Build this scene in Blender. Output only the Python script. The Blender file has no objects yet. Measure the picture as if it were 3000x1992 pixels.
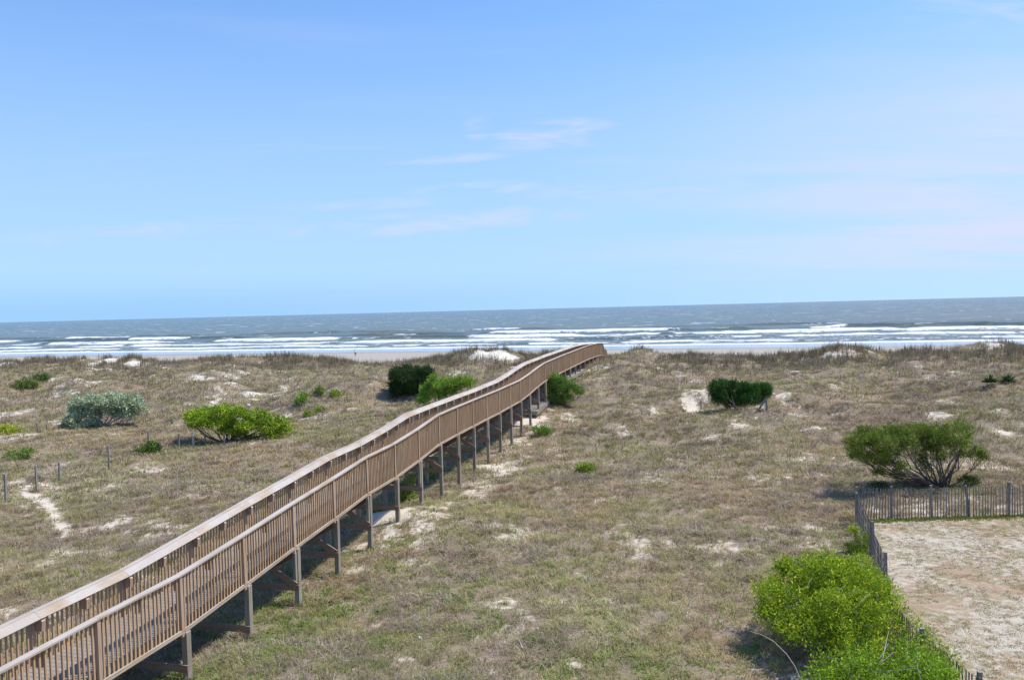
import bpy, math, random
import numpy as np
from mathutils import Vector, Matrix
random.seed(7); rng = np.random.default_rng(7)
scene = bpy.context.scene
COL = scene.collection
# ------------------------------------------------------------------ camera
ZC = 10.5                     # eye height above the sea (third floor balcony)
F = 781.0                     # focal length in units of a 1024 wide frame
ROLL = math.atan(26/1024); PITCH = math.atan(30.7/F)
fw = np.array([0, math.cos(PITCH), -math.sin(PITCH)])
r0 = np.array([1, 0, 0.]); u0 = np.cross(r0, fw)
cr = math.cos(ROLL)*r0 - math.sin(ROLL)*u0
cu = math.sin(ROLL)*r0 + math.cos(ROLL)*u0
cam = bpy.data.cameras.new('camera'); camo = bpy.data.objects.new('camera', cam); COL.objects.link(camo)
cam.sensor_width = 36; cam.lens = 36*F/1024; cam.clip_start = .5; cam.clip_end = 60000
camo.matrix_world = Matrix(((cr[0], cu[0], -fw[0], 0), (cr[1], cu[1], -fw[1], 0), (cr[2], cu[2], -fw[2], ZC), (0, 0, 0, 1)))
scene.camera = camo
# ------------------------------------------------------------------ light
SH = np.array([-.58, -.07])                       # shadow cast per metre of height
SUN_EL = math.atan(1/np.hypot(*SH)); SUN_AZ = math.atan2(-SH[0], -SH[1])   # clockwise from +Y
scene.view_settings.view_transform = 'Standard'; scene.view_settings.look = 'None'
scene.view_settings.gamma = 1; scene.view_settings.use_curve_mapping = False
scene.view_settings.exposure = 0.80
sl = bpy.data.lights.new('sun', 'SUN'); sl.energy = 3.3; sl.angle = math.radians(.53); sl.color = (1, .95, .88)
so = bpy.data.objects.new('sun', sl); COL.objects.link(so)
sd = Vector((math.sin(SUN_AZ)*math.cos(SUN_EL), math.cos(SUN_AZ)*math.cos(SUN_EL), math.sin(SUN_EL)))
so.rotation_euler = sd.to_track_quat('Z', 'Y').to_euler(); so.location = (30, 10, 60)

class NT:
    def __init__(s, tree): s.t = tree; s.n = tree.nodes; s.l = tree.links; s.n.clear()
    def add(s, typ, ins=None, **kw):
        n = s.n.new(typ)
        for k, v in kw.items(): setattr(n, k, v)
        for k, v in (ins or {}).items(): s.set(n, k, v)
        return n
    def set(s, n, k, v):
        i = n.inputs[k]
        if isinstance(v, bpy.types.NodeSocket): s.l.new(v, i)
        elif isinstance(v, bpy.types.Node): s.l.new(v.outputs[0], i)
        else: i.default_value = v
    def math(s, op, a, b=0., c=0.): 
        n = s.add('ShaderNodeMath', operation=op); s.set(n, 0, a); s.set(n, 1, b); s.set(n, 2, c); return n.outputs[0]
    def vmath(s, op, a, b):
        n = s.add('ShaderNodeVectorMath', operation=op); s.set(n, 0, a); s.set(n, 1, b); return n
    def noise(s, vec, scale, detail=4, rough=.5, dist=0.):
        return s.add('ShaderNodeTexNoise', {'Vector': vec, 'Scale': scale, 'Detail': detail, 'Roughness': rough, 'Distortion': dist}).outputs[0]
    def ramp(s, fac, lo, hi):
        n = s.add('ShaderNodeMapRange', {'Value': fac, 'From Min': lo, 'From Max': hi}, interpolation_type='SMOOTHSTEP'); return n.outputs[0]
    def mix(s, f, a, b, mode='MIX'):
        n = s.add('ShaderNodeMix', data_type='RGBA', blend_type=mode); s.set(n, 0, f); s.set(n, 6, a); s.set(n, 7, b); return n.outputs[2]
    def mapping(s, vec, scale=(1, 1, 1), rot=(0, 0, 0)):
        return s.add('ShaderNodeMapping', {'Vector': vec, 'Scale': scale, 'Rotation': rot}).outputs[0]

w = bpy.data.worlds.new('World'); scene.world = w; w.use_nodes = True
t = NT(w.node_tree)
sky = t.add('ShaderNodeTexSky', sky_type='NISHITA', sun_disc=False, sun_elevation=SUN_EL, sun_rotation=SUN_AZ,
            altitude=0, air_density=1.0, dust_density=.3, ozone_density=2.0)
tc = t.add('ShaderNodeTexCoord'); dirv = tc.outputs['Generated']
sv = t.vmath('ADD', t.mapping(dirv, (1, 1, .85)), (0, 0, .08)); t.set(sky, 'Vector', t.add('ShaderNodeVectorMath', {0: sv.outputs[0]}, operation='NORMALIZE').outputs[0])
skyc = t.mix(1.0, sky.outputs[0], (.68, .90, 1.13, 1), 'MULTIPLY')
sep = t.add('ShaderNodeSeparateXYZ', {0: dirv})
zz = t.math('MAXIMUM', sep.outputs[2], .02)
haze_ = t.math('MULTIPLY', t.ramp(sep.outputs[2], .46, -.02), .80)
skyc = t.mix(haze_, skyc, (2.35, 3.38, 4.85, 1))
# clouds lie on a flat high layer: direction / height
inv = t.math('DIVIDE', 1, t.math('ADD', zz, .06))
flat = t.add('ShaderNodeCombineXYZ', {0: t.math('MULTIPLY', sep.outputs[0], inv), 1: t.math('MULTIPLY', sep.outputs[1], inv), 2: 0.})
yy = t.math('MAXIMUM', sep.outputs[1], .05)
azx = t.math('DIVIDE', sep.outputs[0], yy); elv = t.math('DIVIDE', sep.outputs[2], yy)
fib = t.noise(t.mapping(t.add('ShaderNodeCombineXYZ', {0: azx, 1: elv, 2: 0.}), (5, 26, 1), (0, 0, -.06)), 1.5, 8, .62, .8)
front = t.math('GREATER_THAN', sep.outputs[1], .05)
wis = None
for px, py, rx, ry, st in ((556, 131, 62, 11, .85), (484, 130, 16, 12, .5), (560, 145, 60, 9, .4), (455, 160, 62, 5, .6), (478, 190, 66, 8, .75), (400, 203, 110, 6, .4), (440, 222, 170, 12, .6), (150, 232, 190, 10, .4), (640, 190, 120, 12, .35), (1000, 12, 110, 20, .3)):
    u0_ = (px-512)/781; v0_ = (308.8-26*(px-512)/1024-py)/781
    du = t.math('MULTIPLY', t.math('SUBTRACT', azx, u0_), 781/rx); dv = t.math('MULTIPLY', t.math('SUBTRACT', t.math('SUBTRACT', elv, t.math('MULTIPLY', t.math('SUBTRACT', azx, u0_), .04)), v0_), 781/ry)
    r2 = t.math('ADD', t.math('MULTIPLY', du, du), t.math('MULTIPLY', dv, dv)); m_ = t.math('MULTIPLY', t.ramp(r2, 1.5, .0), st)
    wis = m_ if wis is None else t.math('MAXIMUM', wis, m_)
wis = t.math('MULTIPLY', t.math('MULTIPLY', wis, front), t.ramp(fib, .36, .72))
c1 = t.noise(t.mapping(flat, (.45, 1.3, 1), (0, 0, .12)), 1.3, 9, .58, .7)
veil = t.math('MULTIPLY', t.ramp(azx, -.05, .75), t.math('MULTIPLY', t.ramp(sep.outputs[2], .36, .10), t.ramp(sep.outputs[2], .0, .07)))
veiln = t.noise(t.mapping(flat, (.3, .9, 1), (0, 0, .1)), 1.0, 7, .55, .4)
veil = t.math('MULTIPLY', t.math('MULTIPLY', veil, front), t.ramp(veiln, .25, .62))
cl = t.math('MINIMUM', t.math('ADD', t.math('ADD', t.math('MULTIPLY', wis, 1.05), t.math('MULTIPLY', veil, .95)), t.math('MULTIPLY', t.ramp(c1, .5, .8), .16)), 1.)
skyc = t.mix(cl, skyc, (3.50, 3.75, 4.80, 1))
low = t.math('MULTIPLY', t.ramp(sep.outputs[2], .06, .0), t.ramp(azx, .6, -.5))
skyc = t.mix(low, skyc, t.mix(1., skyc, (.72, .84, .97, 1), 'MULTIPLY'))
bg = t.add('ShaderNodeBackground', {'Color': skyc, 'Strength': .118})
t.add('ShaderNodeOutputWorld', {'Surface': bg.outputs[0]})

# ------------------------------------------------------------------ helpers
_lat = np.random.default_rng(3).random((256, 256))
def vn(x, y):
    xi = np.floor(x).astype(int); yi = np.floor(y).astype(int); fx = x-xi; fy = y-yi
    fx = fx*fx*(3-2*fx); fy = fy*fy*(3-2*fy)
    g = lambda a, b: _lat[a & 255, b & 255]
    return (g(xi, yi)*(1-fx)+g(xi+1, yi)*fx)*(1-fy)+(g(xi, yi+1)*(1-fx)+g(xi+1, yi+1)*fx)*fy
def fbm(x, y, o=4, off=0.):
    s = 0; a = .5; tot = 0; x = np.asarray(x, float)+off*17.3; y = np.asarray(y, float)-off*9.1
    for _ in range(o):
        s = s+a*vn(x, y); tot += a; a *= .5; x, y = (x*.8-y*.6)*2.03+11.7, (x*.6+y*.8)*2.03+4.1
    return s/tot
def sstep(a, b, x):
    u = np.clip((x-a)/(b-a), 0, 1); return u*u*(3-2*u)
TH = math.radians(14.65); SN, CS = math.sin(TH), math.cos(TH)
def pq(X, Y): return X*CS-Y*SN, X*SN+Y*CS        # p along the shore, q out to sea
def xy(p, q): return p*CS+q*SN, -p*SN+q*CS
BP = -11.78; BQ = 12.45; BAY = 2.44              # right rail of the boardwalk: p, q of post 0, post spacing

def height(X, Y):
    X = np.asarray(X, float); Y = np.asarray(Y, float)
    p, q = pq(X, Y)
    base = np.interp(q, [-1000, 0, 14, 17, 30, 46, 50, 54, 60, 70, 78, 84, 90, 99, 110, 182, 206, 230, 300, 3000],
                     [-8.25, -8.3, -8.2, -8.33, -8.33, -7.95, -7.45, -6.95, -6.45, -6.0, -5.7, -5.45, -6.6, -8.6, -9.2, -10.1, -10.5, -10.9, -13, -60])
    ps = np.array([-120, -90, -72, -60, -45, -33, -22, -12, -3, 8, 20, 30, 38, 60])
    crest = np.interp(p, ps, np.array([0, 0, -.05, .0, -.35, -.05, .45, .0, -.15, .1, .25, .75, .8, .6]))
    duney = sstep(40, 60, q)*(1-sstep(88, 100, q))
    base = base+crest*sstep(66, 84, q)*(1-sstep(88, 100, q))
    hum = (fbm(p/7., q/5., 4, 1)-.5)*2
    hum2 = (fbm(p/2.2, q/1.9, 3, 2)-.5)*2
    nearwalk = 1-.65*np.exp(-((p-BP+.8)/2.2)**2)
    yard = yardm(X, Y)
    amp = (.32+1.0*duney)*nearwalk*(1-sstep(88, 99, q))*(1-yard)
    z = base+hum*amp+hum2*(.11+.30*duney)*(1-sstep(90, 99, q))*(1-yard)*nearwalk
    # right hand dune flank is higher in mid distance
    z = z+.9*np.exp(-((p-22)/13)**2-((q-58)/10)**2)
    # hollow of the dark cedar; mound with bare sand beside post 6
    z = z+.50*np.exp(-((p-BP)/1.6)**2-((q-BQ-6.6*BAY)/2.2)**2)
    z = z+.45*np.exp(-((p-BP-3.)/2.6)**2-((q-BQ-5.8*BAY)/3.)**2)
    z = z+1.1*np.exp(-((p+24)/3.2)**2-((q-80)/3.)**2)
    return z+ZC
def yardm(X, Y):
    fx = np.interp(Y, [0, 14, 17, 18.4, 22, 24.9, 29.4], [8.8, 8.8, 8.85, 9.0, 10.5, 11.5, 13.0])
    return sstep(-.3, .5, X-fx)*(1-sstep(29.0, 29.8, Y))
def ray(x, y): return fw*F+cr*(x-512)+cu*(339.5-y)
def hit(sx, sy):
    """source photo pixel -> point on the terrain"""
    d = ray(sx/2.9297, sy/2.9297); Y = np.arange(10, 240, .08); P = d[None, :]/d[1]*Y[:, None]
    below = P[:, 2]+ZC < height(P[:, 0], P[:, 1]); i = int(np.argmax(below)) if below.any() else len(Y)-1
    return P[i]+np.array([0, 0, ZC])
def atY(sx, sy, Y):
    d = ray(sx/2.9297, sy/2.9297); P = d/d[1]*Y; return P+np.array([0, 0, ZC])
def K(Y): return Y/F/2.9297                      # metres per source pixel at depth Y

def tag(o, label=None, cat=None, group=None, kind=None):
    for k, v in (('label', label), ('category', cat), ('group', group), ('kind', kind)):
        if v: o[k] = v
    return o
def empty(name, loc):
    o = bpy.data.objects.new(name, None); o.empty_display_size = .2; o.location = loc; COL.objects.link(o); return o
def mesh_np(name, V, faces, mat, parent=None, col=None, smooth=False, attrs=None):
    """faces: list of (n,k) int arrays"""
    me = bpy.data.meshes.new(name); V = np.asarray(V, np.float32)
    if parent is not None: V = V-np.array(parent_loc(parent), np.float32)
    me.vertices.add(len(V)); me.vertices.foreach_set('co', V.ravel())
    fl = [np.asarray(f, np.int32) for f in faces if len(f)]
    tot = sum(f.size for f in fl); npoly = sum(len(f) for f in fl)
    me.loops.add(tot); me.loops.foreach_set('vertex_index', np.concatenate([f.ravel() for f in fl]))
    me.polygons.add(npoly); starts = []; s = 0
    for f in fl: starts.append(s+np.arange(len(f))*f.shape[1]); s += f.size
    me.polygons.foreach_set('loop_start', np.concatenate(starts).astype(np.int32))
    me.update(calc_edges=True)
    me.polygons.foreach_set('use_smooth', np.full(npoly, smooth))
    if col is not None:
        a = me.color_attributes.new('Col', 'FLOAT_COLOR', 'POINT'); c = np.ones((len(V), 4), np.float32); c[:, :3] = col
        a.data.foreach_set('color', c.ravel())
    for k, v in (attrs or {}).items():
        a = me.attributes.new(k, 'FLOAT', 'POINT'); a.data.foreach_set('value', np.asarray(v, np.float32))
    me.validate(); me.materials.append(mat)
    o = bpy.data.objects.new(name, me); COL.objects.link(o)
    if parent is not None: o.parent = parent
    return o
_pl = {}
def parent_loc(o):
    l = np.array(o.location); 
    while o.parent is not None: o = o.parent; l = l+np.array(o.location)
    return l
BOXF = np.array([[0, 3, 2, 1], [4, 5, 6, 7], [0, 1, 5, 4], [1, 2, 6, 5], [2, 3, 7, 6], [3, 0, 4, 7]])
class MB:
    """collects boards; builds ONE mesh. Each board carries a random tint and its own length coordinate."""
    def __init__(s): s.V = []; s.Fq = []; s.Ft = []; s.T = []; s.n = 0; s.U = []
    def hexa(s, c, tint=None):
        c = np.array(c, float); s.V.append(c); s.Fq.append(BOXF+s.n); s.n += 8
        s.T.append(np.full(8, rng.random() if tint is None else tint))
    def beam(s, a, b, wd, ht, up=(0, 0, 1), tint=None):
        """board from a to b (centre line), wd sideways, ht along 'up'"""
        a = np.array(a, float); b = np.array(b, float); d = b-a; d /= np.linalg.norm(d)
        sd_ = np.cross(d, up); sd_ /= np.linalg.norm(sd_); u = np.cross(sd_, d)
        sd_ *= wd/2; u *= ht/2
        s.hexa([a-sd_-u, a+sd_-u, a+sd_+u, a-sd_+u, b-sd_-u, b+sd_-u, b+sd_+u, b-sd_+u], tint)
    def pillar(s, x, y, z0, z1, wx, wy, ang=TH, tint=None, lean=(0, 0), taper=1.):
        ca, sa = math.cos(ang), math.sin(ang); q = []
        for z, k in ((z0, 1.), (z1, taper)):
            lx, ly = (lean[0]*(z-z0), lean[1]*(z-z0))
            for ux, uy in ((-1, -1), (1, -1), (1, 1), (-1, 1)):
                dx, dy = ux*wx/2*k, uy*wy/2*k
                q.append((x+lx+dx*ca+dy*sa, y+ly-dx*sa+dy*ca, z))
        s.hexa(q, tint)
    def tube(s, pts, rad, seg=7, tint=None):
        P = np.array(pts, float); n = len(P); rad = np.broadcast_to(np.asarray(rad, float), (n,)); T = np.gradient(P, axis=0)
        T /= np.linalg.norm(T, axis=1)[:, None]+1e-9
        ref = np.array([0, 0, 1.]) if abs(T[0][2]) < .9 else np.array([1., 0, 0]); A = np.cross(T, ref); A /= np.linalg.norm(A, axis=1)[:, None]+1e-9; B = np.cross(T, A)
        th = np.arange(seg)*2*math.pi/seg
        V = P[:, None, :]+rad[:, None, None]*(A[:, None, :]*np.cos(th)[None, :, None]+B[:, None, :]*np.sin(th)[None, :, None])
        s.V.append(V.reshape(-1, 3)); i = np.arange(n-1)[:, None]*seg; j = np.arange(seg)[None, :]; j2 = (j+1) % seg
        s.Fq.append(np.stack([i+j, i+j2, i+seg+j2, i+seg+j], -1).reshape(-1, 4)+s.n); s.n += n*seg
        for e, fl in ((0, True), (n-1, False)):
            s.V.append(P[e][None]); jj = np.arange(seg); a_ = e*seg+jj+s.n-n*seg-(0 if e == 0 else 1); b_ = e*seg+(jj+1) % seg+s.n-n*seg-(0 if e == 0 else 1)
            c_ = np.full(seg, s.n); s.Ft.append(np.stack([b_, a_, c_] if fl else [a_, b_, c_], -1)); s.n += 1
        s.T.append(np.full(n*seg+2, rng.random() if tint is None else tint))
    def build(s, name, mat, parent=None, smooth=False):
        fs = [np.concatenate(s.Fq)] if s.Fq else []
        if s.Ft: fs.append(np.concatenate(s.Ft))
        o = mesh_np(name, np.concatenate(s.V), fs, mat, parent, smooth=smooth, attrs={'tint': np.concatenate(s.T)})
        return o

# ------------------------------------------------------------------ materials
def new_mat(name):
    m = bpy.data.materials.new(name); m.use_nodes = True; return m, NT(m.node_tree)
def wood(name, c1, c2, grey, greyamt=.3, rough=.8, along='walk'):
    m, t = new_mat(name); g = t.add('ShaderNodeNewGeometry').outputs['Position']
    at = t.add('ShaderNodeAttribute', attribute_name='tint').outputs['Fac']
    rot = t.mapping(g, (1, 1, 1), (0, 0, TH))
    off = t.vmath('ADD', rot, t.add('ShaderNodeCombineXYZ', {0: t.math('MULTIPLY', at, 37.), 1: t.math('MULTIPLY', at, 11.), 2: t.math('MULTIPLY', at, 23.)})).outputs[0]
    sc = {'walk': (14, 1.1, 14), 'up': (16, 16, 1.0), 'cross': (1.2, 14, 14)}[along]
    gr = t.noise(t.mapping(off, sc), 1.6, 5, .6, 1.2)
    big = t.noise(off, 1.1, 3, .5)
    kn = t.add('ShaderNodeTexVoronoi', {'Vector': t.mapping(off, tuple(.22*a for a in sc)), 'Scale': 1.}).outputs['Distance']
    c = t.mix(at, c1, c2)
    c = t.mix(t.ramp(gr, .35, .7), c, tuple(x*.62 for x in c1[:3])+(1,))
    nz = t.add('ShaderNodeSeparateXYZ', {0: t.add('ShaderNodeNewGeometry').outputs['True Normal']}).outputs[2]
    wg = t.math('MULTIPLY', t.math('ADD', t.ramp(nz, .2, .9), greyamt), t.ramp(big, .25, .65))
    c = t.mix(t.math('MINIMUM', wg, 1.), c, grey)
    st_ = t.noise(g, .45, 5, .6); c = t.mix(t.math('MULTIPLY', t.ramp(st_, .42, .68), .45), c, tuple(x*.66 for x in c2[:3])+(1,))
    c = t.mix(t.ramp(kn, .10, .03), c, (.10, .065, .045, 1))
    b = t.add('ShaderNodeBump', {'Height': gr, 'Strength': .4, 'Distance': .01})
    p = t.add('ShaderNodeBsdfPrincipled', {'Base Color': c, 'Roughness': rough, 'Normal': b.outputs[0], 'Specular IOR Level': .08})
    t.add('ShaderNodeOutputMaterial', {0: p.outputs[0]}); return m
M_cap = wood('weathered_rail_wood', (.46, .35, .25, 1), (.40, .305, .22, 1), (.42, .38, .345, 1), .45, .85)
M_bal = wood('baluster_wood', (.53, .335, .18, 1), (.43, .27, .15, 1), (.42, .36, .30, 1), .2, .8, 'up')
M_post = wood('rail_post_wood', (.42, .26, .15, 1), (.46, .30, .185, 1), (.46, .40, .36, 1), .3, .8, 'up')
M_rim = wood('rim_wood', (.44, .335, .23, 1), (.38, .29, .205, 1), (.42, .375, .32, 1), .3)
M_deck = wood('deck_wood', (.28, .225, .175, 1), (.23, .185, .145, 1), (.28, .25, .225, 1), .3, .8, 'cross')
M_pile = wood('piling_wood', (.25, .20, .14, 1), (.30, .245, .18, 1), (.36, .335, .30, 1), .4, .85, 'up')
M_brace = wood('brace_wood', (.30, .19, .125, 1), (.25, .165, .115, 1), (.34, .28, .24, 1), .1, .85, 'cross')
M_grey = wood('grey_fence_wood', (.19, .175, .16, 1), (.24, .22, .20, 1), (.30, .29, .28, 1), .5, .9, 'up')
M_greyd = wood('dark_fence_wood', (.20, .165, .13, 1), (.26, .22, .18, 1), (.33, .31, .285, 1), .35, .9, 'up')
def leafmat(name, trans=.35, rough=.7, spec=.14):
    m, t = new_mat(name); a = t.add('ShaderNodeAttribute', attribute_name='Col').outputs['Color']
    p = t.add('ShaderNodeBsdfPrincipled', {'Base Color': a, 'Roughness': rough, 'Specular IOR Level': spec})
    tr = t.add('ShaderNodeBsdfTranslucent', {'Color': a}); mx = t.add('ShaderNodeMixShader', {0: trans, 1: p.outputs[0], 2: tr.outputs[0]})
    t.add('ShaderNodeOutputMaterial', {0: mx.outputs[0]}); return m
M_leaf = leafmat('leaf', .24); M_grass = leafmat('grass', .25, .8, .1)
def plain(name, c, rough=.7, n=.15):
    m, t = new_mat(name); g = t.add('ShaderNodeTexCoord').outputs['Object']
    no = t.noise(g, 9., 4); c2 = tuple(x*(1-n*2) for x in c[:3])+(1,)
    p = t.add('ShaderNodeBsdfPrincipled', {'Base Color': t.mix(no, c, c2), 'Roughness': rough}); t.add('ShaderNodeOutputMaterial', {0: p.outputs[0]}); return m
M_bark = plain('bark', (.14, .11, .09, 1), .9); M_barkg = plain('grey_bark', (.30, .28, .26, 1), .9)

# ------------------------------------------------------------------ sand patches traced from the place
# photo views used to note where things stand: origin x, y, scale
Z1 = (0, 1400, 2.624); Z2 = (800, 1200, 3.1357); Z3 = (1200, 950, 3.374); Z4 = (0, 950, 2.624); Z5 = (2100, 1500, 2.624)
Z6 = (2350, 1100, 3.409); Z7 = (1900, 880, 2.1473); Z8 = (500, 950, 2.9525); ZL = (1000, 1500, 2.362); ZC5 = (2000, 1080, 7.381)
def src(z, x, y): return z[0]+x/z[2], z[1]+y/z[2]
patch_px = [(Z3, 860, 300, 230, 42, 1.5), (Z4, 805, 290, 80, 28, 1.2), (Z4, 1010, 298, 70, 25, 1.2), (Z4, 1190, 292, 45, 14, 1), (Z4, 1330, 288, 30, 10, .8), (Z4, 1610, 290, 50, 12, .9),
    (Z4, 1520, 400, 90, 45, .75), (Z4, 1750, 390, 60, 32, .7), (Z4, 560, 505, 55, 18, .9), (Z4, 40, 293, 50, 14, 1.1), (Z4, 30, 680, 50, 26, .95), (Z4, 220, 660, 60, 24, .8),
    (Z4, 1690, 570, 45, 30, .85), (Z4, 1930, 550, 90, 22, .85), (Z4, 2200, 500, 60, 28, .75), (Z4, 2150, 640, 90, 14, .6), (Z4, 2240, 280, 60, 12, .9), (Z4, 2090, 270, 50, 9, .8), (Z4, 1470, 610, 60, 12, .6),
    (Z4, 190, 1190, 60, 30, .8), (Z4, 640, 1270, 90, 14, .75), (Z4, 480, 1290, 80, 12, .7), (Z4, 930, 1255, 70, 10, .6), (Z4, 600, 1150, 70, 25, .6), (Z4, 780, 1050, 50, 20, .6), (Z4, 200, 850, 90, 12, .7),
    (Z1, 250, 140, 70, 16, 1.4), (Z1, 330, 165, 60, 28, 1.5), (Z1, 390, 220, 24, 36, .9), (Z1, 430, 290, 22, 40, .9), (Z1, 490, 350, 40, 20, .9), (Z1, 560, 360, 40, 14, .8), (Z1, 510, 520, 15, 40, .7), (Z1, 360, 660, 80, 50, .75), (Z1, 230, 280, 60, 50, .6),
    (Z1, 1500, 140, 110, 30, .7), (Z1, 1290, 240, 80, 30, .6), (Z1, 850, 560, 90, 50, .6), (Z1, 700, 80, 120, 20, .6),
    (Z2, 1000, 950, 160, 55, 1.6), (Z2, 1160, 960, 130, 70, 1.4), (Z2, 1070, 1100, 80, 90, 1.3), (Z2, 1040, 1190, 50, 50, 1), (Z2, 940, 1330, 130, 30, .9), (Z2, 760, 1470, 130, 40, .9), (Z2, 2000, 530, 160, 35, .9), (Z2, 1750, 690, 130, 22, .8), (Z2, 1850, 640, 120, 18, .7), (Z2, 2100, 370, 80, 40, .8),
    (Z3, 1160, 960, 150, 60, 1.4), (Z3, 1300, 930, 80, 60, 1.0), (Z3, 1600, 950, 80, 45, .9), (Z3, 1500, 870, 60, 30, .8), (Z3, 780, 1410, 90, 22, .8), (Z3, 1080, 1250, 130, 30, .7), (Z3, 1250, 1310, 250, 14, .8), (Z3, 2200, 800, 80, 50, .6), (Z3, 1840, 430, 100, 26, .7), (Z3, 430, 460, 90, 40, .8), (Z3, 200, 405, 80, 14, .8),
    (Z7, 770, 343, 65, 12, 1.1), (Z7, 985, 345, 35, 18, 1), (Z7, 1120, 340, 30, 16, 1), (Z7, 1220, 340, 70, 13, 1), (Z7, 1600, 325, 40, 8, .9), (Z7, 1440, 322, 40, 7, .8), (Z7, 2200, 275, 70, 14, .9), (Z7, 2070, 300, 30, 9, .8), (Z7, 160, 368, 30, 7, .8), (Z7, 420, 368, 70, 6, .8), (Z7, 225, 375, 16, 7, .8),
    (Z7, 850, 600, 70, 44, .85), (Z7, 250, 640, 46, 34, .65), (Z7, 290, 690, 60, 20, 1), (Z7, 930, 440, 40, 30, .7), (Z7, 1420, 390, 40, 40, .6), (Z7, 1560, 357, 40, 8, .8), (Z7, 1340, 630, 30, 14, .9), (Z7, 1050, 800, 140, 10, .9), (Z7, 1180, 715, 60, 20, .7), (Z7, 900, 715, 90, 8, .8), (Z7, 700, 730, 90, 14, .7), (Z7, 2230, 830, 80, 22, .9), (Z7, 2200, 690, 90, 30, .6), (Z7, 1700, 640, 60, 30, .5), (Z7, 1800, 790, 60, 20, .5), (Z7, 30, 690, 40, 30, .7),
    (Z5, 370, 110, 130, 28, .9), (Z5, 60, 235, 130, 20, 1), (Z5, 60, 400, 90, 25, .8), (Z5, 780, 130, 60, 30, .8), (Z5, 270, 200, 120, 20, .8), (Z5, 560, 240, 60, 25, .5), (Z6, 200, 1270, 150, 10, .8), (Z6, 60, 1510, 60, 30, .8), (Z6, 330, 1300, 60, 40, .5), (Z6, 1100, 1240, 120, 20, .8), (Z6, 700, 1330, 60, 40, .7), (Z6, 1300, 1300, 500, 40, .7), (Z6, 2000, 1300, 200, 40, .7),
    (ZL, 90, 400, 110, 40, 1), (ZL, 250, 780, 80, 26, .8), (ZL, 640, 735, 80, 14, .7), (ZL, 140, 830, 90, 24, .8), (ZL, 420, 1030, 70, 22, .8), (ZL, 1400, 210, 70, 40, .7), (ZL, 1700, 450, 90, 22, .9), (ZL, 1900, 310, 130, 18, .7), (ZL, 2250, 200, 80, 30, .8), (ZL, 1940, 70, 60, 30, .6), (ZL, 1420, 660, 50, 16, .7), (ZL, 1610, 1070, 50, 26, 1), (ZL, 1200, 270, 70, 14, .6), (ZL, 1040, 1120, 80, 20, .7), (ZL, 290, 580, 60, 50, .6), (ZL, 520, 1130, 60, 30, .7), (ZL, 1640, 790, 60, 30, .7), (ZL, 1050, 150, 90, 20, .6)]
TRACK = [tuple(hit(*src(Z1, x, y))[:2]) for x, y in ((190, 60), (235, 140), (310, 165), (375, 215), (425, 290), (460, 345), (500, 390), (515, 440))]
patches = []
for z, x, y, rx, ry, s in patch_px:
    a = hit(*src(z, x, y)); b = hit(*src(z, x, y-ry)); c = hit(*src(z, x, y+ry)); 
    patches.append((a[0], a[1], max(rx/z[2]*K(a[1]), .15), min(max(abs(b[1]-c[1])/2, .2), 4.5), s))
def sandmask(X, Y):
    X = np.asarray(X, float); Y = np.asarray(Y, float); s = np.zeros_like(X)
    for (a, b, rx, ry, st) in patches:
        m = (abs(X-a) < 3*rx) & (abs(Y-b) < 3*ry)
        if m.any(): s[m] = np.maximum(s[m], st*np.exp(-((X[m]-a)/rx)**2*.8-((Y[m]-b)/ry)**2*.8))
    p, q = pq(X, Y)
    n = fbm(X/1.3, Y/1.1, 5, 5); s = 1.0*s*np.clip(.12+1.5*n+.5*(s-.8), .1, 1.3)
    s = np.maximum(s, sstep(.54, .82, fbm(X/2.3, Y/1.6, 5, 7))*.60)
    along = np.exp(-((p-BP-1.1)/.9)**2)*sstep(18, 24, q)*(1-sstep(50, 56, q))*sstep(.42, .62, n)*.7
    s = np.maximum(s, along)
    for (ax, ay), (bx, by) in zip(TRACK[:-1], TRACK[1:]):
        dx, dy = bx-ax, by-ay; u = np.clip(((X-ax)*dx+(Y-ay)*dy)/(dx*dx+dy*dy), 0, 1); d2 = (X-ax-u*dx)**2+(Y-ay-u*dy)**2
        s = np.maximum(s, .95*np.exp(-d2/(.24*(.5+n))**2))
    s = np.maximum(s, sstep(88, 92, q+4*(n-.5)))
    return np.clip(s, 0, 1.3)
def greenmask(X, Y):
    X = np.asarray(X, float); Y = np.asarray(Y, float)
    g = sstep(.50, .70, fbm(X/3.4, Y/3.0, 3, 11))
    near = np.exp(-((X+1.5)/5.)**2-((Y-19.)/6.)**2)
    under = np.exp(-((pq(X, Y)[0]-BP-.6)/1.6)**2)*(1-sstep(24, 34, Y))
    return np.clip(g*(.26+.35*near)+.6*near*sstep(.46, .62, fbm(X/1.0, Y/.8, 4, 12))+.95*under*sstep(.38, .56, fbm(X/.9, Y/.9, 3, 13)), 0, 1)

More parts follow.
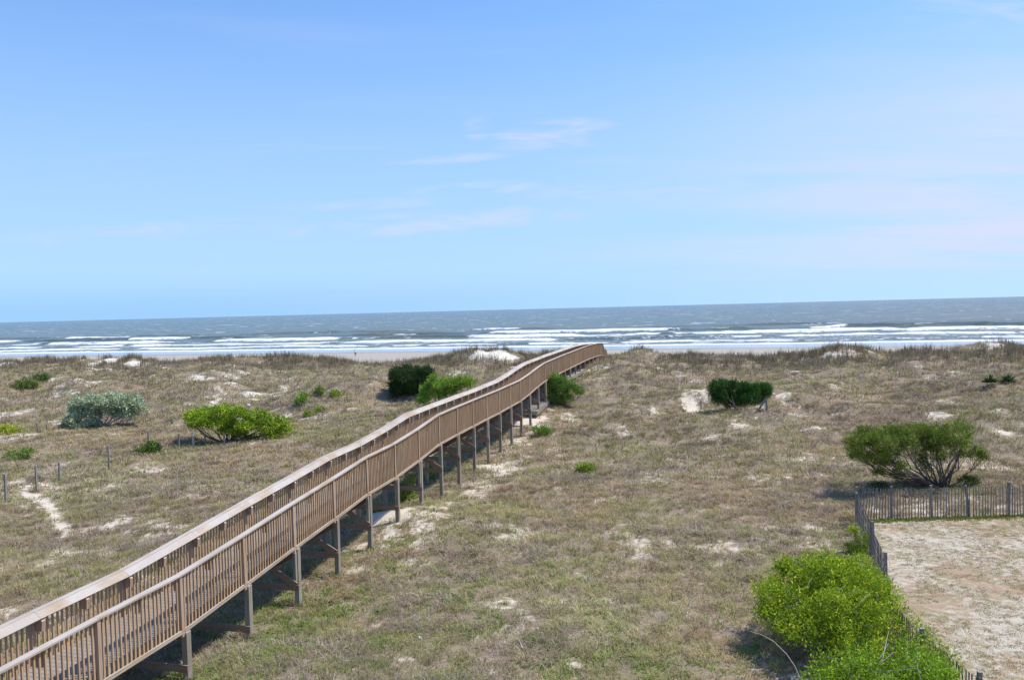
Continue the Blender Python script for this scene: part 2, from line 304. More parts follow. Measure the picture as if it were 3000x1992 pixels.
# ------------------------------------------------------------------ ground sheet
def axis(lo, hi, d0, d1, step, grow=1.25):
    a = list(np.arange(d0, d1+1e-6, step)); s = step
    while a[-1] < hi: s *= grow; a.append(min(a[-1]+s, hi))
    s = step
    while a[0] > lo: s *= grow; a.insert(0, max(a[0]-s, lo))
    return np.array(a)
def grid(pa, qa):
    P, Q = np.meshgrid(pa, qa); X, Y = xy(P, Q); n, m = len(pa), len(qa)
    i = np.arange(m-1)[:, None]*n+np.arange(n-1)[None, :]
    return X.ravel(), Y.ravel(), np.stack([i, i+1, i+n+1, i+n], -1).reshape(-1, 4)
gx, gy, gf = grid(axis(-9000, 9000, -92, 46, .26), axis(-600, 900, 8, 99, .26, 1.12))
gz = height(gx, gy)
m, t = new_mat('dune_ground')
g = t.add('ShaderNodeNewGeometry').outputs['Position']
sa = t.add('ShaderNodeAttribute', attribute_name='sand').outputs['Fac']; ya = t.add('ShaderNodeAttribute', attribute_name='yard').outputs['Fac']
ga = t.add('ShaderNodeAttribute', attribute_name='green').outputs['Fac']; be = t.add('ShaderNodeAttribute', attribute_name='beach').outputs['Fac']; we = t.add('ShaderNodeAttribute', attribute_name='wet').outputs['Fac']
n1 = t.noise(g, 1.3, 6, .62); n2 = t.noise(g, 7., 5, .65); n3 = t.noise(g, 30., 3, .6); n4 = t.noise(t.mapping(g, (1, 1, .4)), .35, 4, .55)
lit = t.mix(t.ramp(n2, .35, .65), (.21, .165, .105, 1), (.33, .265, .185, 1))
lit = t.mix(t.ramp(n1, .45, .65), lit, (.27, .205, .16, 1))
lit = t.mix(t.math('MULTIPLY', ga, t.ramp(n2, .4, .6)), lit, (.16, .18, .07, 1))
lit = t.mix(t.ramp(n3, .52, .70), lit, (.10, .075, .055, 1))
snd = t.mix(t.ramp(n1, .3, .7), (.64, .56, .46, 1), (.56, .475, .38, 1)); snd = t.mix(t.ramp(n3, .5, .8), snd, (.47, .39, .31, 1))
white = t.mix(t.ramp(n2, .3, .7), (.66, .62, .54, 1), (.58, .54, .46, 1))
snd = t.mix(t.ramp(t.add('ShaderNodeSeparateXYZ', {0: g}).outputs[1], 55, 75), snd, white)
n5 = t.noise(g, 3.1, 7, .7, .4)
sf = t.ramp(t.math('ADD', sa, t.math('MULTIPLY', t.math('SUBTRACT', n5, .475), 2.7)), .28, .78)
c = t.mix(sf, lit, snd)
# yard: pale sand with thin worn turf
yt = t.mix(t.ramp(n3, .3, .7), (.31, .24, .15, 1), (.25, .22, .115, 1)); yt = t.mix(t.ramp(n1, .4, .65), yt, (.36, .25, .17, 1))
yn = t.noise(t.mapping(g, (1, 1.25, 1)), 4.2, 8, .72, .5)
yc = t.mix(t.ramp(t.math('ADD', t.math('MULTIPLY', n4, .75), yn), .72, .95), (.49, .435, .355, 1), yt)
c = t.mix(t.ramp(ya, .3, .7), c, yc)
bsand = t.mix(t.noise(t.mapping(g, (.02, .3, 1), (0, 0, TH)), 1., 4), (.37, .33, .28, 1), (.30, .27, .23, 1))
c = t.mix(be, c, bsand); c = t.mix(we, c, (.20, .19, .17, 1))
hgt = t.math('ADD', t.math('MULTIPLY', n2, .6), t.math('MULTIPLY', n3, .35))
bu = t.add('ShaderNodeBump', {'Height': hgt, 'Strength': t.math('SUBTRACT', .8, t.math('MULTIPLY', be, .75)), 'Distance': .12})
p_ = t.add('ShaderNodeBsdfPrincipled', {'Base Color': c, 'Roughness': t.math('SUBTRACT', .95, t.math('MULTIPLY', we, .85)), 'Normal': bu.outputs[0], 'Specular IOR Level': t.math('ADD', .1, t.math('MULTIPLY', we, .5))})
t.add('ShaderNodeOutputMaterial', {0: p_.outputs[0]}); M_ground = m
gp, gq = pq(gx, gy); smg = np.zeros(len(gx)); sel = (gq > 5) & (gq < 110) & (abs(gx) < 110); smg[sel] = sandmask(gx[sel], gy[sel]); smg[gq >= 110] = 1
wetn = 6*(fbm(gp/40, gq/40, 3, 4)-.5)
o = mesh_np('dune_ground', np.stack([gx, gy, gz], 1), [gf], M_ground, smooth=True,
    attrs={'sand': smg, 'yard': yardm(gx, gy), 'green': greenmask(gx, gy), 'beach': sstep(92, 99, gq), 'wet': sstep(178, 188, gq+wetn)})
tag(o, 'rolling sand dunes with worn thatch running down to a flat grey beach', 'ground', kind='structure')

# ------------------------------------------------------------------ sea
SEA = 0.0
crests = [(229, .45, 6, 1.0, 14, .44), (256, .8, 6, .9, 20, .44), (290, 1.15, 7, .95, 26, .44), (333, 1.35, 8, .8, 16, .545), (392, 1.0, 10, .5, 8, .66)]
def sea_fn(p, q):
    z = np.zeros_like(p); foam = np.zeros_like(p)
    wob = 16*(fbm(p/60, q*0+3, 3, 21)-.5)
    for k, (qc, amp, wd, fo, tr, th) in enumerate(crests):
        qq = q-(qc+wob*(1+.3*k)+16*(fbm(p/28, q*0+k*7.7, 4, 30+k)-.5))
        a = sstep(.34, .64, fbm(p/(17+4*k), q*0+k*5.1, 4, 40+k))
        z += amp*.85*(.22+.78*a)*np.where(qq < 0, np.exp(-(qq/(wd*.32))**2), np.exp(-(qq/(wd*.8))**2))
        br = sstep(th-.05, th+.05, fbm(p/(15+5*k), q/60.+k*3.3, 4, 50+k)*.6+.4*fbm(p/70, q*0+k, 3, 80+k))
        f = 1.05*np.exp(-((qq+1.5)/3.2)**2)*br
        f = np.maximum(f, br*fo*.72*sstep(-tr*.6, -2, qq)*(1-sstep(-1, tr, qq))*(.5+1.0*fbm(p/9, q/7, 3, 90+k)))
        foam = np.maximum(foam, f)
    ed = q-(210+5*(fbm(p/14, q*0+1.5, 4, 60)-.5)+wob*.3)
    foam = np.maximum(foam, 1.1*sstep(-2.5, 0, ed)*(1-sstep(3, 8, ed)))
    foam = np.maximum(foam, .42*sstep(0, 4, ed)*(1-sstep(50, 100, ed)))
    z = z-.25*(1-sstep(-3, 3, ed))+.03
    return z, foam
sx_, sy_, sf_ = grid(axis(-26000, 26000, -330, 200, 1.1, 1.2), axis(201, 42000, 202, 385, .7, 1.09))
sp, sq = pq(sx_, sy_); zz_, fo_ = sea_fn(sp, sq)
chop = (fbm(sp/9, sq/4.5, 4, 70)-.5)*.55*sstep(230, 300, sq)*(1-sstep(700, 1500, sq))
m, t = new_mat('sea_water')
g = t.add('ShaderNodeNewGeometry').outputs['Position']; pr = t.mapping(g, (1, 1, 1), (0, 0, TH))
fa = t.add('ShaderNodeAttribute', attribute_name='foam').outputs['Fac']
w1 = t.noise(t.mapping(pr, (.10, .30, 1)), 1., 7, .62, .3); w2 = t.noise(t.mapping(pr, (.9, 2.2, 1)), 1., 5, .65)
fn = t.noise(t.mapping(pr, (.11, .12, 1)), 1.3, 8, .7, .5); fn2 = t.noise(t.mapping(pr, (.6, .5, 1)), 1.2, 6, .7, .3)
fm = t.ramp(t.math('ADD', fa, t.math('MULTIPLY', t.math('SUBTRACT', t.math('ADD', t.math('MULTIPLY', fn, .6), t.math('MULTIPLY', fn2, .4)), .5), 3.6)), .50, .80)
wc = t.noise(t.mapping(pr, (.06, .07, 1)), 1., 4, .6, .5); wcm = t.ramp(wc, .64, .665)
py = t.add('ShaderNodeSeparateXYZ', {0: g}).outputs[1]
wc2 = t.noise(t.mapping(pr, (.018, .035, 1)), 1., 5, .62, .4); wcm2 = t.math('MULTIPLY', t.ramp(wc2, .63, .655), t.ramp(py, 500, 900))
foam = t.math('MAXIMUM', t.math('MULTIPLY', fm, t.ramp(fa, .02, .2)), t.math('MULTIPLY', t.math('MAXIMUM', wcm, wcm2), .75))
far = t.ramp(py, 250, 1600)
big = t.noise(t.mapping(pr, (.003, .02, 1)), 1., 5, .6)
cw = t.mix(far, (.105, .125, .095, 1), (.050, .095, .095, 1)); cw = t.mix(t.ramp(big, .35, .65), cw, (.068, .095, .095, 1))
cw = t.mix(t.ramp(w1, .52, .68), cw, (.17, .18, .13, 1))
cc = t.mix(foam, cw, (.64, .66, .69, 1))
bh = t.math('ADD', t.math('MULTIPLY', w1, 1.), t.math('MULTIPLY', w2, .25))
bu = t.add('ShaderNodeBump', {'Height': bh, 'Strength': 1., 'Distance': 1.3})
p_ = t.add('ShaderNodeBsdfPrincipled', {'Base Color': cc, 'Roughness': t.math('ADD', .22, t.math('MULTIPLY', foam, .6)), 'IOR': 1.33, 'Specular IOR Level': .16, 'Normal': bu.outputs[0]})
t.add('ShaderNodeOutputMaterial', {0: p_.outputs[0]})
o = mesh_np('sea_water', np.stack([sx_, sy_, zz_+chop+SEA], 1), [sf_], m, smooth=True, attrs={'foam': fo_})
tag(o, 'grey blue sea with rows of white breaking waves under a level horizon', 'sea', kind='structure')

# ------------------------------------------------------------------ boardwalk
RT = [-5.80, -5.77, -5.57, -5.36, -5.18, -4.97, -4.92, -4.74, -4.50, -4.47, -4.46, -4.45, -4.45, -4.41, -4.38, -4.22, -4.0, -3.84, -3.79, -3.76, -3.71, -3.70, -3.67, -3.65, -3.63, -3.62, -3.64, -3.67, -3.73, -3.85]
RT = {i: v+ZC for i, v in enumerate(RT)}
for i in range(-1, -7, -1): RT[i] = RT[i+1]-(.06 if i > -4 else .02)
N0, N1 = -6, 29; WIDE = 1.55
def bw(n, lat=0., z=None):
    """point on the boardwalk: bay number, metres to the right of the right hand posts"""
    X, Y = xy(BP+lat, BQ+n*BAY); return np.array([X, Y, 0. if z is None else z])
def rt(n):
    i = math.floor(n); return RT[i] if n == i else RT[i]*(1-(n-i))+RT[min(i+1, N1)]*(n-i)
wk = empty('boardwalk', bw(0, -.78, float(height(*bw(0, -.78)[:2]))))
tag(wk, 'long raised brown wooden boardwalk with slatted railings climbing over the dunes to the beach', 'boardwalk')
for i in range(N0, N1):
    z0, z1 = RT[i], RT[i+1]
    # deck boards of one bay
    mb = MB(); nb = 17
    for k in range(nb):
        u = (k+.5)/nb; z = z0+(z1-z0)*u-1.07-.019; c = bw(i+u, 0, z)
        sl_ = (z1-z0)/BAY; hw = BAY/nb/2-.006
        a = bw(i+u-hw/BAY, -WIDE+.02, z-sl_*hw); b = bw(i+u-hw/BAY, -.02, z-sl_*hw); c_ = bw(i+u+hw/BAY, -.02, z+sl_*hw); d = bw(i+u+hw/BAY, -WIDE+.02, z+sl_*hw)
        e = np.array([0, 0, .019]); mb.hexa([a-e, b-e, c_-e, d-e, a+e, b+e, c_+e, d+e])
    mb.build('deck_panel', M_deck, wk)
    for lat in (0., -WIDE):
        mb = MB(); n_ = 20; so_ = 1 if lat == 0 else -1
        for k in range(1, n_):
            u = k/n_+rng.normal(0, .0015); z = z0+(z1-z0)*u; x, y, _ = bw(i+u, lat+so_*.002)
            mb.pillar(x, y, z-1.27+rng.normal(0, .006), z-.036, .036, .036, lean=(rng.normal(0, .004), rng.normal(0, .004)))
        mb.build('baluster_panel', M_bal, wk)
    # rim boards + bottom rail strip per side, stringers
    mb = MB()
    for lat in (0., -WIDE):
        s_ = 1 if lat == 0 else -1
        mb.beam(bw(i+.028, lat-s_*.045, z0-1.07-.135), bw(i+.972, lat-s_*.045, z1-1.07-.135), .038, .185)
        mb.beam(bw(i+.022, lat+s_*.040, z0-1.305), bw(i+.978, lat+s_*.040, z1-1.305), .038, .085)
    for lat in (-.40, -.78, -1.16):
        mb.beam(bw(i+.0, lat, z0-1.07-.16), bw(i+.999, lat, z1-1.07-.16), .038, .235)
    mb.build('joists', M_rim, wk)
caps = {}
for lat in (0., -WIDE):
    s_ = 1 if lat == 0 else -1
    mb = MB(); mh = MB(); hr = None
    for i in range(N0, N1):
        g_ = .0012
        mb.beam(bw(i+g_, lat+s_*.01, RT[i]-.019), bw(i+1-g_, lat+s_*.01, RT[i+1]-.019), .142, .038, tint=.3+.05*rng.random()+.12*((i//2) % 3))
        # sloping handrail board on the inner side
        ca = math.radians(43); wd = .185; x0_ = lat-s_*(.068+.5*wd*math.cos(ca)); dz = -.012-.5*wd*math.sin(ca)
        up = np.array([CS*-s_*math.sin(ca), -SN*-s_*math.sin(ca), math.cos(ca)])
        mh.beam(bw(i+g_, x0_, RT[i]+dz), bw(i+1-g_, x0_, RT[i+1]+dz), wd, .034, up=up, tint=.25+.05*rng.random()+.15*((i//2) % 4))
    mb.build('rail_cap', M_cap, wk)
    hr = mh.build('handrail', M_cap, wk)
    for i in range(2*N0, 2*N1+1):
        n = i/2; z = rt(n); mb = MB()
        nn = n+.028*(1 if (i % 2 == 0) else 0)
        # wedge shaped bracket: long edge on the post, sloped top under the board
        a0 = lat-s_*.045; a1 = lat-s_*.215; th = .042/BAY
        pts = []
        for dn in (-th, th):
            pts += [bw(nn+dn, a0, z-.40), bw(nn+dn, a1+s_*.02, z-.40), bw(nn+dn, a1, z-.195), bw(nn+dn, a0, z-.045)]
        mb.hexa(pts if s_ > 0 else pts)
        mb.build('bracket', M_post, hr)
for i in range(N0, N1+1):
    z = RT[i]
    for lat in (0., -WIDE):
        s_ = 1 if lat == 0 else -1
        x, y, _ = bw(i, lat+s_*.012); mb = MB()
        mb.pillar(x, y, z-1.42, z-.037, .09, .09, lean=(rng.normal(0, .004), rng.normal(0, .004))); mb.build('rail_post', M_post, wk)
        x, y, _ = bw(i+.045, lat+s_*.03); gz_ = float(height(x, y)); mb = MB()
        if z-1.36-gz_ > .1 or True:
            mb.pillar(x, y, gz_-.5, z-1.352, .14, .15)
            if lat == 0 and i % 2 == 1 and z-gz_ > 2.6:   # scabbed post doubling the pile
                x2, y2, _ = bw(i-.01, .035); mb.pillar(x2, y2, z-2.25, z-1.425, .088, .088)
            mb.build('piling', M_pile, wk)
    zg = float(height(*bw(i, -.7)[:2])); clr = z-1.3-zg
    mb = MB(); zc = z-1.07-.40
    mb.beam(bw(i+.085, -WIDE-.04, zc), bw(i+.085, .06, zc), .05, .24); mb.build('girder', M_brace, wk)
    if clr > .55:
        mb = MB(); zl = max(zg+.28, z-2.45)
        mb.beam(bw(i+.0, -WIDE-.10, zl), bw(i+.0, .13, zl), .038, .17); mb.build('cross_beam', M_brace, wk)
        if i not in (0, 1, 2, 6, 7) and clr > 1.0:
            mb = MB(); mb.beam(bw(i-.035, .10, zl+.10), bw(i-.035, -WIDE+.1, z-1.50), .038, .18); mb.build('diagonal_brace', M_brace, wk)
            mb = MB(); mb.beam(bw(i+.125, -WIDE-.05, zl+.10), bw(i+.125, -.05, z-1.50), .038, .18); mb.build('diagonal_brace', M_brace, wk)
# stairs down to the beach at the sea end
st = MB(); zt = RT[N1]-1.07; qn = N1
for fl, (n_a, n_b, za, zb) in enumerate(((29.02, 29.62, zt, zt-.75), (30.05, 30.75, zt-.75, zt-1.7))):
    ns = 5
    for k in range(ns):
        n = n_a+(n_b-n_a)*(k+.5)/ns; z = za+(zb-za)*(k+1)/ns; w_ = (n_b-n_a)/ns/2
        e = np.array([0, 0, .03]); a = bw(n-w_, -WIDE+.05, z); b = bw(n-w_, -.05, z); c_ = bw(n+w_*.9, -.05, z); d = bw(n+w_*.9, -WIDE+.05, z)
        st.hexa([a-e, b-e, c_-e, d-e, a, b, c_, d])
a = bw(29.63, -WIDE+.03, zt-.75); b = bw(29.63, -.03, zt-.75); c_ = bw(30.04, -.03, zt-.75); d = bw(30.04, -WIDE+.03, zt-.75); e = np.array([0, 0, .12])
st.hexa([a-e, b-e, c_-e, d-e, a, b, c_, d]); st.build('stair_treads', M_deck, wk)
for lat in (0., -WIDE):
    mb = MB()
    prof = [(29.02, 0.), (29.6, -.75), (30.05, -.78), (30.75, -1.7)]
    for (na, da), (nb_, db) in zip(prof[:-1], prof[1:]):
        mb.beam(bw(na, lat, RT[N1]-.02+da), bw(nb_, lat, RT[N1]-.02+db), .10, .05)
        mb.beam(bw(na, lat, zt-.14+da), bw(nb_, lat, zt-.14+db), .04, .24)
        for k in range(1, 6):
            u = k/6; x, y, _ = bw(na+(nb_-na)*u, lat); dz = da+(db-da)*u; mb.pillar(x, y, zt-.1+dz, RT[N1]-.04+dz, .036, .036)
    for n, dz in prof[1:]:
        x, y, _ = bw(n, lat); mb.pillar(x, y, min(float(height(x, y))-.3, zt+dz-.5), RT[N1]-.045+dz, .09, .09)
    mb.build('stair_railing', M_bal, wk)

# old low boardwalk underneath
lw = empty('low_boardwalk', bw(16, -.8, 3.7)); tag(lw, 'low old grey plank walkway lying under the raised boardwalk near the green bush', 'walkway')
mb = MB(); prof = [(15.7, -6.86), (16.2, -6.80), (17.2, -6.62), (20, -5.95), (21, -5.74), (24.6, -5.62)]
n = 15.72
while n < 24.55:
    z = ZC+np.interp(n, [a for a, _ in prof], [b for _, b in prof]); a = bw(n, -1.75, z); b = bw(n, .16, z); c_ = bw(n+.055, .16, z); d = bw(n+.055, -1.75, z); e = np.array([0, 0, .04])
    mb.hexa([a-e, b-e, c_-e, d-e, a, b, c_, d]); n += .0605
mb.build('deck', M_pile, lw)
mb = MB()
for (na, za), (nb_, zb) in zip(prof[:-1], prof[1:]):
    for lat in (-1.70, .12): mb.beam(bw(na, lat, ZC+za-.15), bw(nb_, lat, ZC+zb-.15), .04, .2)
mb.beam(bw(15.70, -1.7, ZC-6.86-.15), bw(15.70, .14, ZC-6.86-.15), .04, .2)
mb.build('frame', M_pile, lw)
for n in (15.8, 17.6, 19.6, 21.5, 23.5, 24.5):
    z = ZC+np.interp(n, [a for a, _ in prof], [b for _, b in prof])
    for lat in (-1.6, .03): x, y, _ = bw(n, lat); mb = MB(); mb.pillar(x, y, float(height(x, y))-.6, z-.05, .1, .1); mb.build('footing', M_pile, lw)

# ------------------------------------------------------------------ left hand line of fence posts
posts = [(Z4, 45, 1145, 1365), (Z4, 283, 1075, 1280), (Z4, 455, 1052, 1205), (Z4, 837, 925, 1110), (Z4, 1142, 815, 930), (Z4, 1370, 835, 960), (Z4, 1490, 823, 945), (Z4, 1580, 845, 925), (Z4, 300, 755, 828), (Z4, 372, 760, 822), (Z4, 1727, 840, 925), (Z4, 132, 778, 800), (Z8, 1125, 783, 808)]
plab = ['weathered wood fence post nearest the left edge of the photo', 'weathered wood fence post standing just above the forked sand track', 'slim grey fence post second to the right from the sand track', 'lone dark fence post in open dry grass below the silver shrub',
        'grey fence post rising behind the little dark green bush', 'grey fence post between the little bush and the flat green tree', 'pale lichen topped fence post left of the flat green tree', 'short grey fence post closest to the left side of the flat green tree',
        'small tilted far post left of the silver shrub, the left one of two', 'small far post left of the silver shrub, the right one of two', 'dark post hidden in shade beneath the flat green tree', 'tiny far post stub beside the yellow green patch at the left edge', 'short pale post stub right of the flat green tree']
M_pale = wood('pale_post_wood', (.50, .49, .40, 1), (.55, .53, .44, 1), (.58, .57, .48, 1), .6, .9, 'up')
for k, ((z, x, y0, y1), lab) in enumerate(zip(posts, plab)):
    b = hit(*src(z, x, y1)); h_ = (y1-y0)/z[2]*K(b[1])*1.0
    mb = MB(); ln = (rng.normal(0, .02), rng.normal(0, .02))
    if k in (8, 9): ln = (-.12, 0)
    mb.pillar(b[0], b[1], b[2]-.4, b[2]+h_, .085, .085, ang=rng.random()*.4, lean=ln, taper=.93)
    o = mb.build('fence_post', M_pale if k in (6, 12) else M_grey); bv = o.modifiers.new('b', 'BEVEL'); bv.width = .012; bv.segments = 2
    tag(o, lab, 'fence post', 'weathered posts of an old fence line across the left dunes')
    me = o.data; loc = Vector((b[0], b[1], b[2])); me.transform(Matrix.Translation(-loc)); o.location = loc

# ------------------------------------------------------------------ slatted sand fences
def fence(path, label, post_n, first=0., leanf=None, hh=1.15):
    P = np.array(path, float); seg = np.hypot(*(P[1:]-P[:-1]).T); L = np.concatenate([[0], np.cumsum(seg)])
    def at(s): return np.interp(s, L, P[:, 0]), np.interp(s, L, P[:, 1])
    x0, y0 = at(0); root = empty('sand_fence', (x0, y0, float(height(x0, y0)))); tag(root, label, 'fence', 'slatted sand fences around the sandy yard')
    ps = post_n
    for k in range(len(ps)):
        x, y = at(ps[k]); z = float(height(x, y)); mb = MB(); ln = (rng.normal(0, .02), rng.normal(0, .02))
        if leanf and k in leanf: ln = leanf[k]
        mb.pillar(x, y+.0, z-.4, z+hh+.03+rng.random()*.1, .078, .078, ang=rng.random()*.3, lean=ln, taper=.96); mb.build('fence_post', M_grey, root)
    ed = [0]+[v for v in ps if .3 < v < L[-1]-.1]+[L[-1]]
    for a, b in zip(ed[:-1], ed[1:]):
        if b-a < .2: continue
        mb = MB(); s = a+.08; wires = [[] for _ in range(4)]
        while s < b-.03:
            x, y = at(s); x2, y2 = at(min(s+.02, L[-1])); ang = -math.atan2(y2-y, x2-x) if (x2-x)**2+(y2-y)**2 > 1e-9 else 0
            z = float(height(x, y)); lx = rng.normal(0, .012)
            dx, dy = (x2-x), (y2-y); dn = math.hypot(dx, dy)+1e-9; lx_ = lx
            if leanf and 'slats' in leanf and leanf['slats'][0] < s < leanf['slats'][1]: lx_ = .16*(1-(s-leanf['slats'][0])/(leanf['slats'][1]-leanf['slats'][0]))+lx
            nx, ny = -dy/dn, dx/dn
            off = -.07; top = hh+rng.normal(0, .02)+.02*math.sin(s*1.9)
            mb.pillar(x+nx*off, y+ny*off, z-.03, z+top, .036, .010, ang=ang, lean=(dx/dn*lx_+nx*rng.normal(0, .008), dy/dn*lx_+ny*rng.normal(0, .008)))
            for j, hz_ in enumerate((.18, .45, .73, 1.0)): wires[j].append((x+nx*(off-.01)+dx/dn*lx_*hz_, y+ny*(off-.01), z+hz_+.02*math.sin(s*3)))
            s += .108+rng.normal(0, .008)
        for wv in wires:
            if len(wv) > 2: mb.tube(wv, .0045, 4)
        mb.build('slat_panel', M_greyd, root)
    return root
fence([(12.9, 29.4), (15, 29.2), (30, 29.2)], 'long straight slatted sand fence across the far side of the sandy yard', [1.3, 2.8, 4.25, 5.7, 7.2, 8.7, 10.2, 11.7, 13.2, 14.7], leanf={2: (-.10, .02), 'slats': (.0, 1.2)})
fence([(12.9, 29.3), (11.5, 24.9), (10.5, 22), (9.0, 18.4), (8.85, 16.95), (8.83, 15.4), (8.8, 12.5)], 'sagging grey slatted fence running toward the viewer between big green bushes and sandy yard', [0, .9, 4.6, 7.7, 11.5, 13.2, 15.2, 16.5], leanf={0: (-.0, 0), 1: (-.07, 0), 4: (-.25, .1)})

# ------------------------------------------------------------------ foliage
def leaves(C, size, col, n_per, spread, asp=.45, up=.3, jit=.13):
    """C: cluster centres (n,3) with outward normals; returns V,F,col"""
    cen, nor, cc = C; n = len(cen)
    cen = np.repeat(cen, n_per, 0); nor = np.repeat(nor, n_per, 0); cc = np.repeat(cc, n_per, 0); N = len(cen)
    pos = cen+rng.normal(0, spread, (N, 3))
    d = nor*.55+rng.normal(0, .6, (N, 3)); d[:, 2] += up; d /= np.linalg.norm(d, axis=1)[:, None]
    a = np.cross(d, rng.normal(0, 1, (N, 3))); a /= np.linalg.norm(a, axis=1)[:, None]+1e-9
    s = size*rng.uniform(.65, 1.35, (N, 1)); hw = s*asp*.5
    bend = np.cross(a, d)*s*.12
    V = np.stack([pos, pos+d*s*.5+a*hw+bend, pos+d*s, pos+d*s*.5-a*hw+bend], 1).reshape(-1, 3)
    F_ = np.arange(N*4).reshape(-1, 4)
    c = cc*(1+rng.normal(0, jit, (N, 1)))
    return V, F_, np.repeat(np.clip(c, .004, .9), 4, 0)
def lobe_clusters(lobes, dens, cols, shell=.55, droop=.75, keepth=.40):
    """lobes: (cx,cy,cz,rx,ry,rz)"""
    cen = []; nor = []; cc = []
    cols = np.array(cols)*1.35; sub = []
    for (x, y, z, rx, ry, rz) in lobes:
        sub.append((x, y, z, rx*.80, ry*.80, rz*.80))
        for _ in range(8):
            v = rng.normal(0, 1, 3); v[2] = abs(v[2])*.9-.25; v /= np.linalg.norm(v); f_ = rng.uniform(.20, .42)
            sub.append((x+v[0]*rx*.86, y+v[1]*ry*.86, z+v[2]*rz*.86, rx*f_, ry*f_, rz*f_*1.1))
    lobes = sub; dens = dens*.8
    for li, (x, y, z, rx, ry, rz) in enumerate(lobes):
        n = max(6, int(dens*(rx*ry+rx*rz+ry*rz)*4)); v = rng.normal(0, 1, (n, 3)); v /= np.linalg.norm(v, axis=1)[:, None]
        v = v[(v[:, 2] > -droop)]; n = len(v)
        r = 1-shell*rng.random(n)**2*.9
        keep = fbm(v[:, 0]*3.1+li*2.7+x, v[:, 1]*3.1+v[:, 2]*2.3+z, 3, 9+li) > keepth
        v = v[keep]; r = r[keep]; n = len(v)
        r = r*(1+.22*rng.random(n)**3+.34*(fbm(v[:, 0]*2.3+li*3.1, v[:, 1]*2.3+v[:, 2]*2, 3, li)-.5)*2)
        cen.append(np.array([x, y, z])+v*r[:, None]*np.array([rx, ry, rz])); nor.append(v)
        pick = fbm(cen[-1][:, 0]*2.2+cen[-1][:, 1], cen[-1][:, 2]*2.2+cen[-1][:, 1], 3, 5+li*.3)*1.2-.1+rng.normal(0, .09, n)
        idx = np.clip((pick*len(cols)), 0, len(cols)-1e-3).astype(int); cc.append(cols[idx])
    return np.concatenate(cen), np.concatenate(nor), np.concatenate(cc)
def shrub(name, base, lobes, label, cat, cols, leaf=.07, dens=60, n_per=7, spread=.05, asp=.45, up=.3, bark=None, group=None, part='foliage', trunk_r=.035, stem_base=.25, jit=.13, shell=.55, twigs=0, trunkname='branches', droop=.75, keepth=.40):
    root = empty(name, base); tag(root, label, cat, group)
    V, F_, c = leaves(lobe_clusters(lobes, dens, cols, shell, droop, keepth), leaf, cols, n_per, spread, asp, up, jit)
    mesh_np(part, V, [F_], M_leaf, root, col=c)
    mb = MB(); b = np.array(base)
    for (x, y, z, rx, ry, rz) in lobes:
        nb_ = 1 if len(lobes) > 6 else 3
        for _ in range(nb_):
            e = np.array([x, y, z])+rng.normal(0, .35, 3)*np.array([rx, ry, rz]); s = b+np.array([rng.normal(0, stem_base*.4), rng.normal(0, stem_base*.4), -.15])
            d = e-s; ts = np.linspace(0, 1, 7)[:, None]; horiz = np.array([d[0], d[1], 0]); pt = s+d*ts+horiz*(ts*(1-ts))*.45+rng.normal(0, .075, (7, 3))*np.linalg.norm(d)*.5*(ts*(1-ts)*3)
            L_ = np.linalg.norm(d); mb.tube(pt, np.linspace(trunk_r, trunk_r*.22, 7)*min(1.3, .5+L_*.3), 6)
            for k in range(3):
                i0 = rng.integers(3, 6); e2 = np.array([x, y, z])+rng.normal(0, .6, 3)*np.array([rx, ry, rz]); e2[2] = max(e2[2], b[2]+.1); mid = (pt[i0]+e2)/2+rng.normal(0, .05, 3)
                mb.tube([pt[i0], mid, e2], [trunk_r*.35, trunk_r*.22, trunk_r*.1], 5)
    for k in range(twigs):
        x, y, z, rx, ry, rz = lobes[rng.integers(len(lobes))]
        v = rng.normal(0, 1, 3); v[2] = abs(v[2])+.4; v[1] -= .5; v /= np.linalg.norm(v); s = np.array([x, y, z])+v*np.array([rx, ry, rz])*.88
        dd = rng.normal(0, 1, 3); dd[2] = abs(dd[2])*.4; dd /= np.linalg.norm(dd); L_ = rng.uniform(.2, .45)
        mb.tube([s-dd*L_, s+rng.normal(0, .04, 3), s+dd*L_*.8+v*.08], [.008, .006, .002], 5)
    mb.build(trunkname, bark or M_bark, root, smooth=True)
    return root
def plobes(z, L, Y, flat=.9, jy=.5):
    """outline notes (x, y, rx, ry in a photo view) -> lobes standing at depth Y with real thickness"""
    out = []
    for x, y, rx, ry in L:
        k = K(Y)/z[2]; dy = rng.uniform(-jy, jy); P = atY(*src(z, x, y), Y+dy); out.append((P[0], P[1], P[2], rx*k, max(rx, ry)*k*flat, ry*k))
    return out
YG = [(.21, .285, .018), (.28, .345, .02), (.14, .215, .016), (.31, .365, .022), (.25, .325, .02)]
BG = [(.17, .25, .02), (.23, .31, .025), (.11, .18, .018), (.28, .34, .03)]
CED = [(.045, .085, .028), (.07, .12, .03), (.028, .055, .022), (.09, .14, .035)]
SIL = [(.28, .33, .21), (.36, .41, .27), (.21, .26, .16), (.42, .43, .22)]

def base_of(z, x, y): return hit(*src(z, x, y))
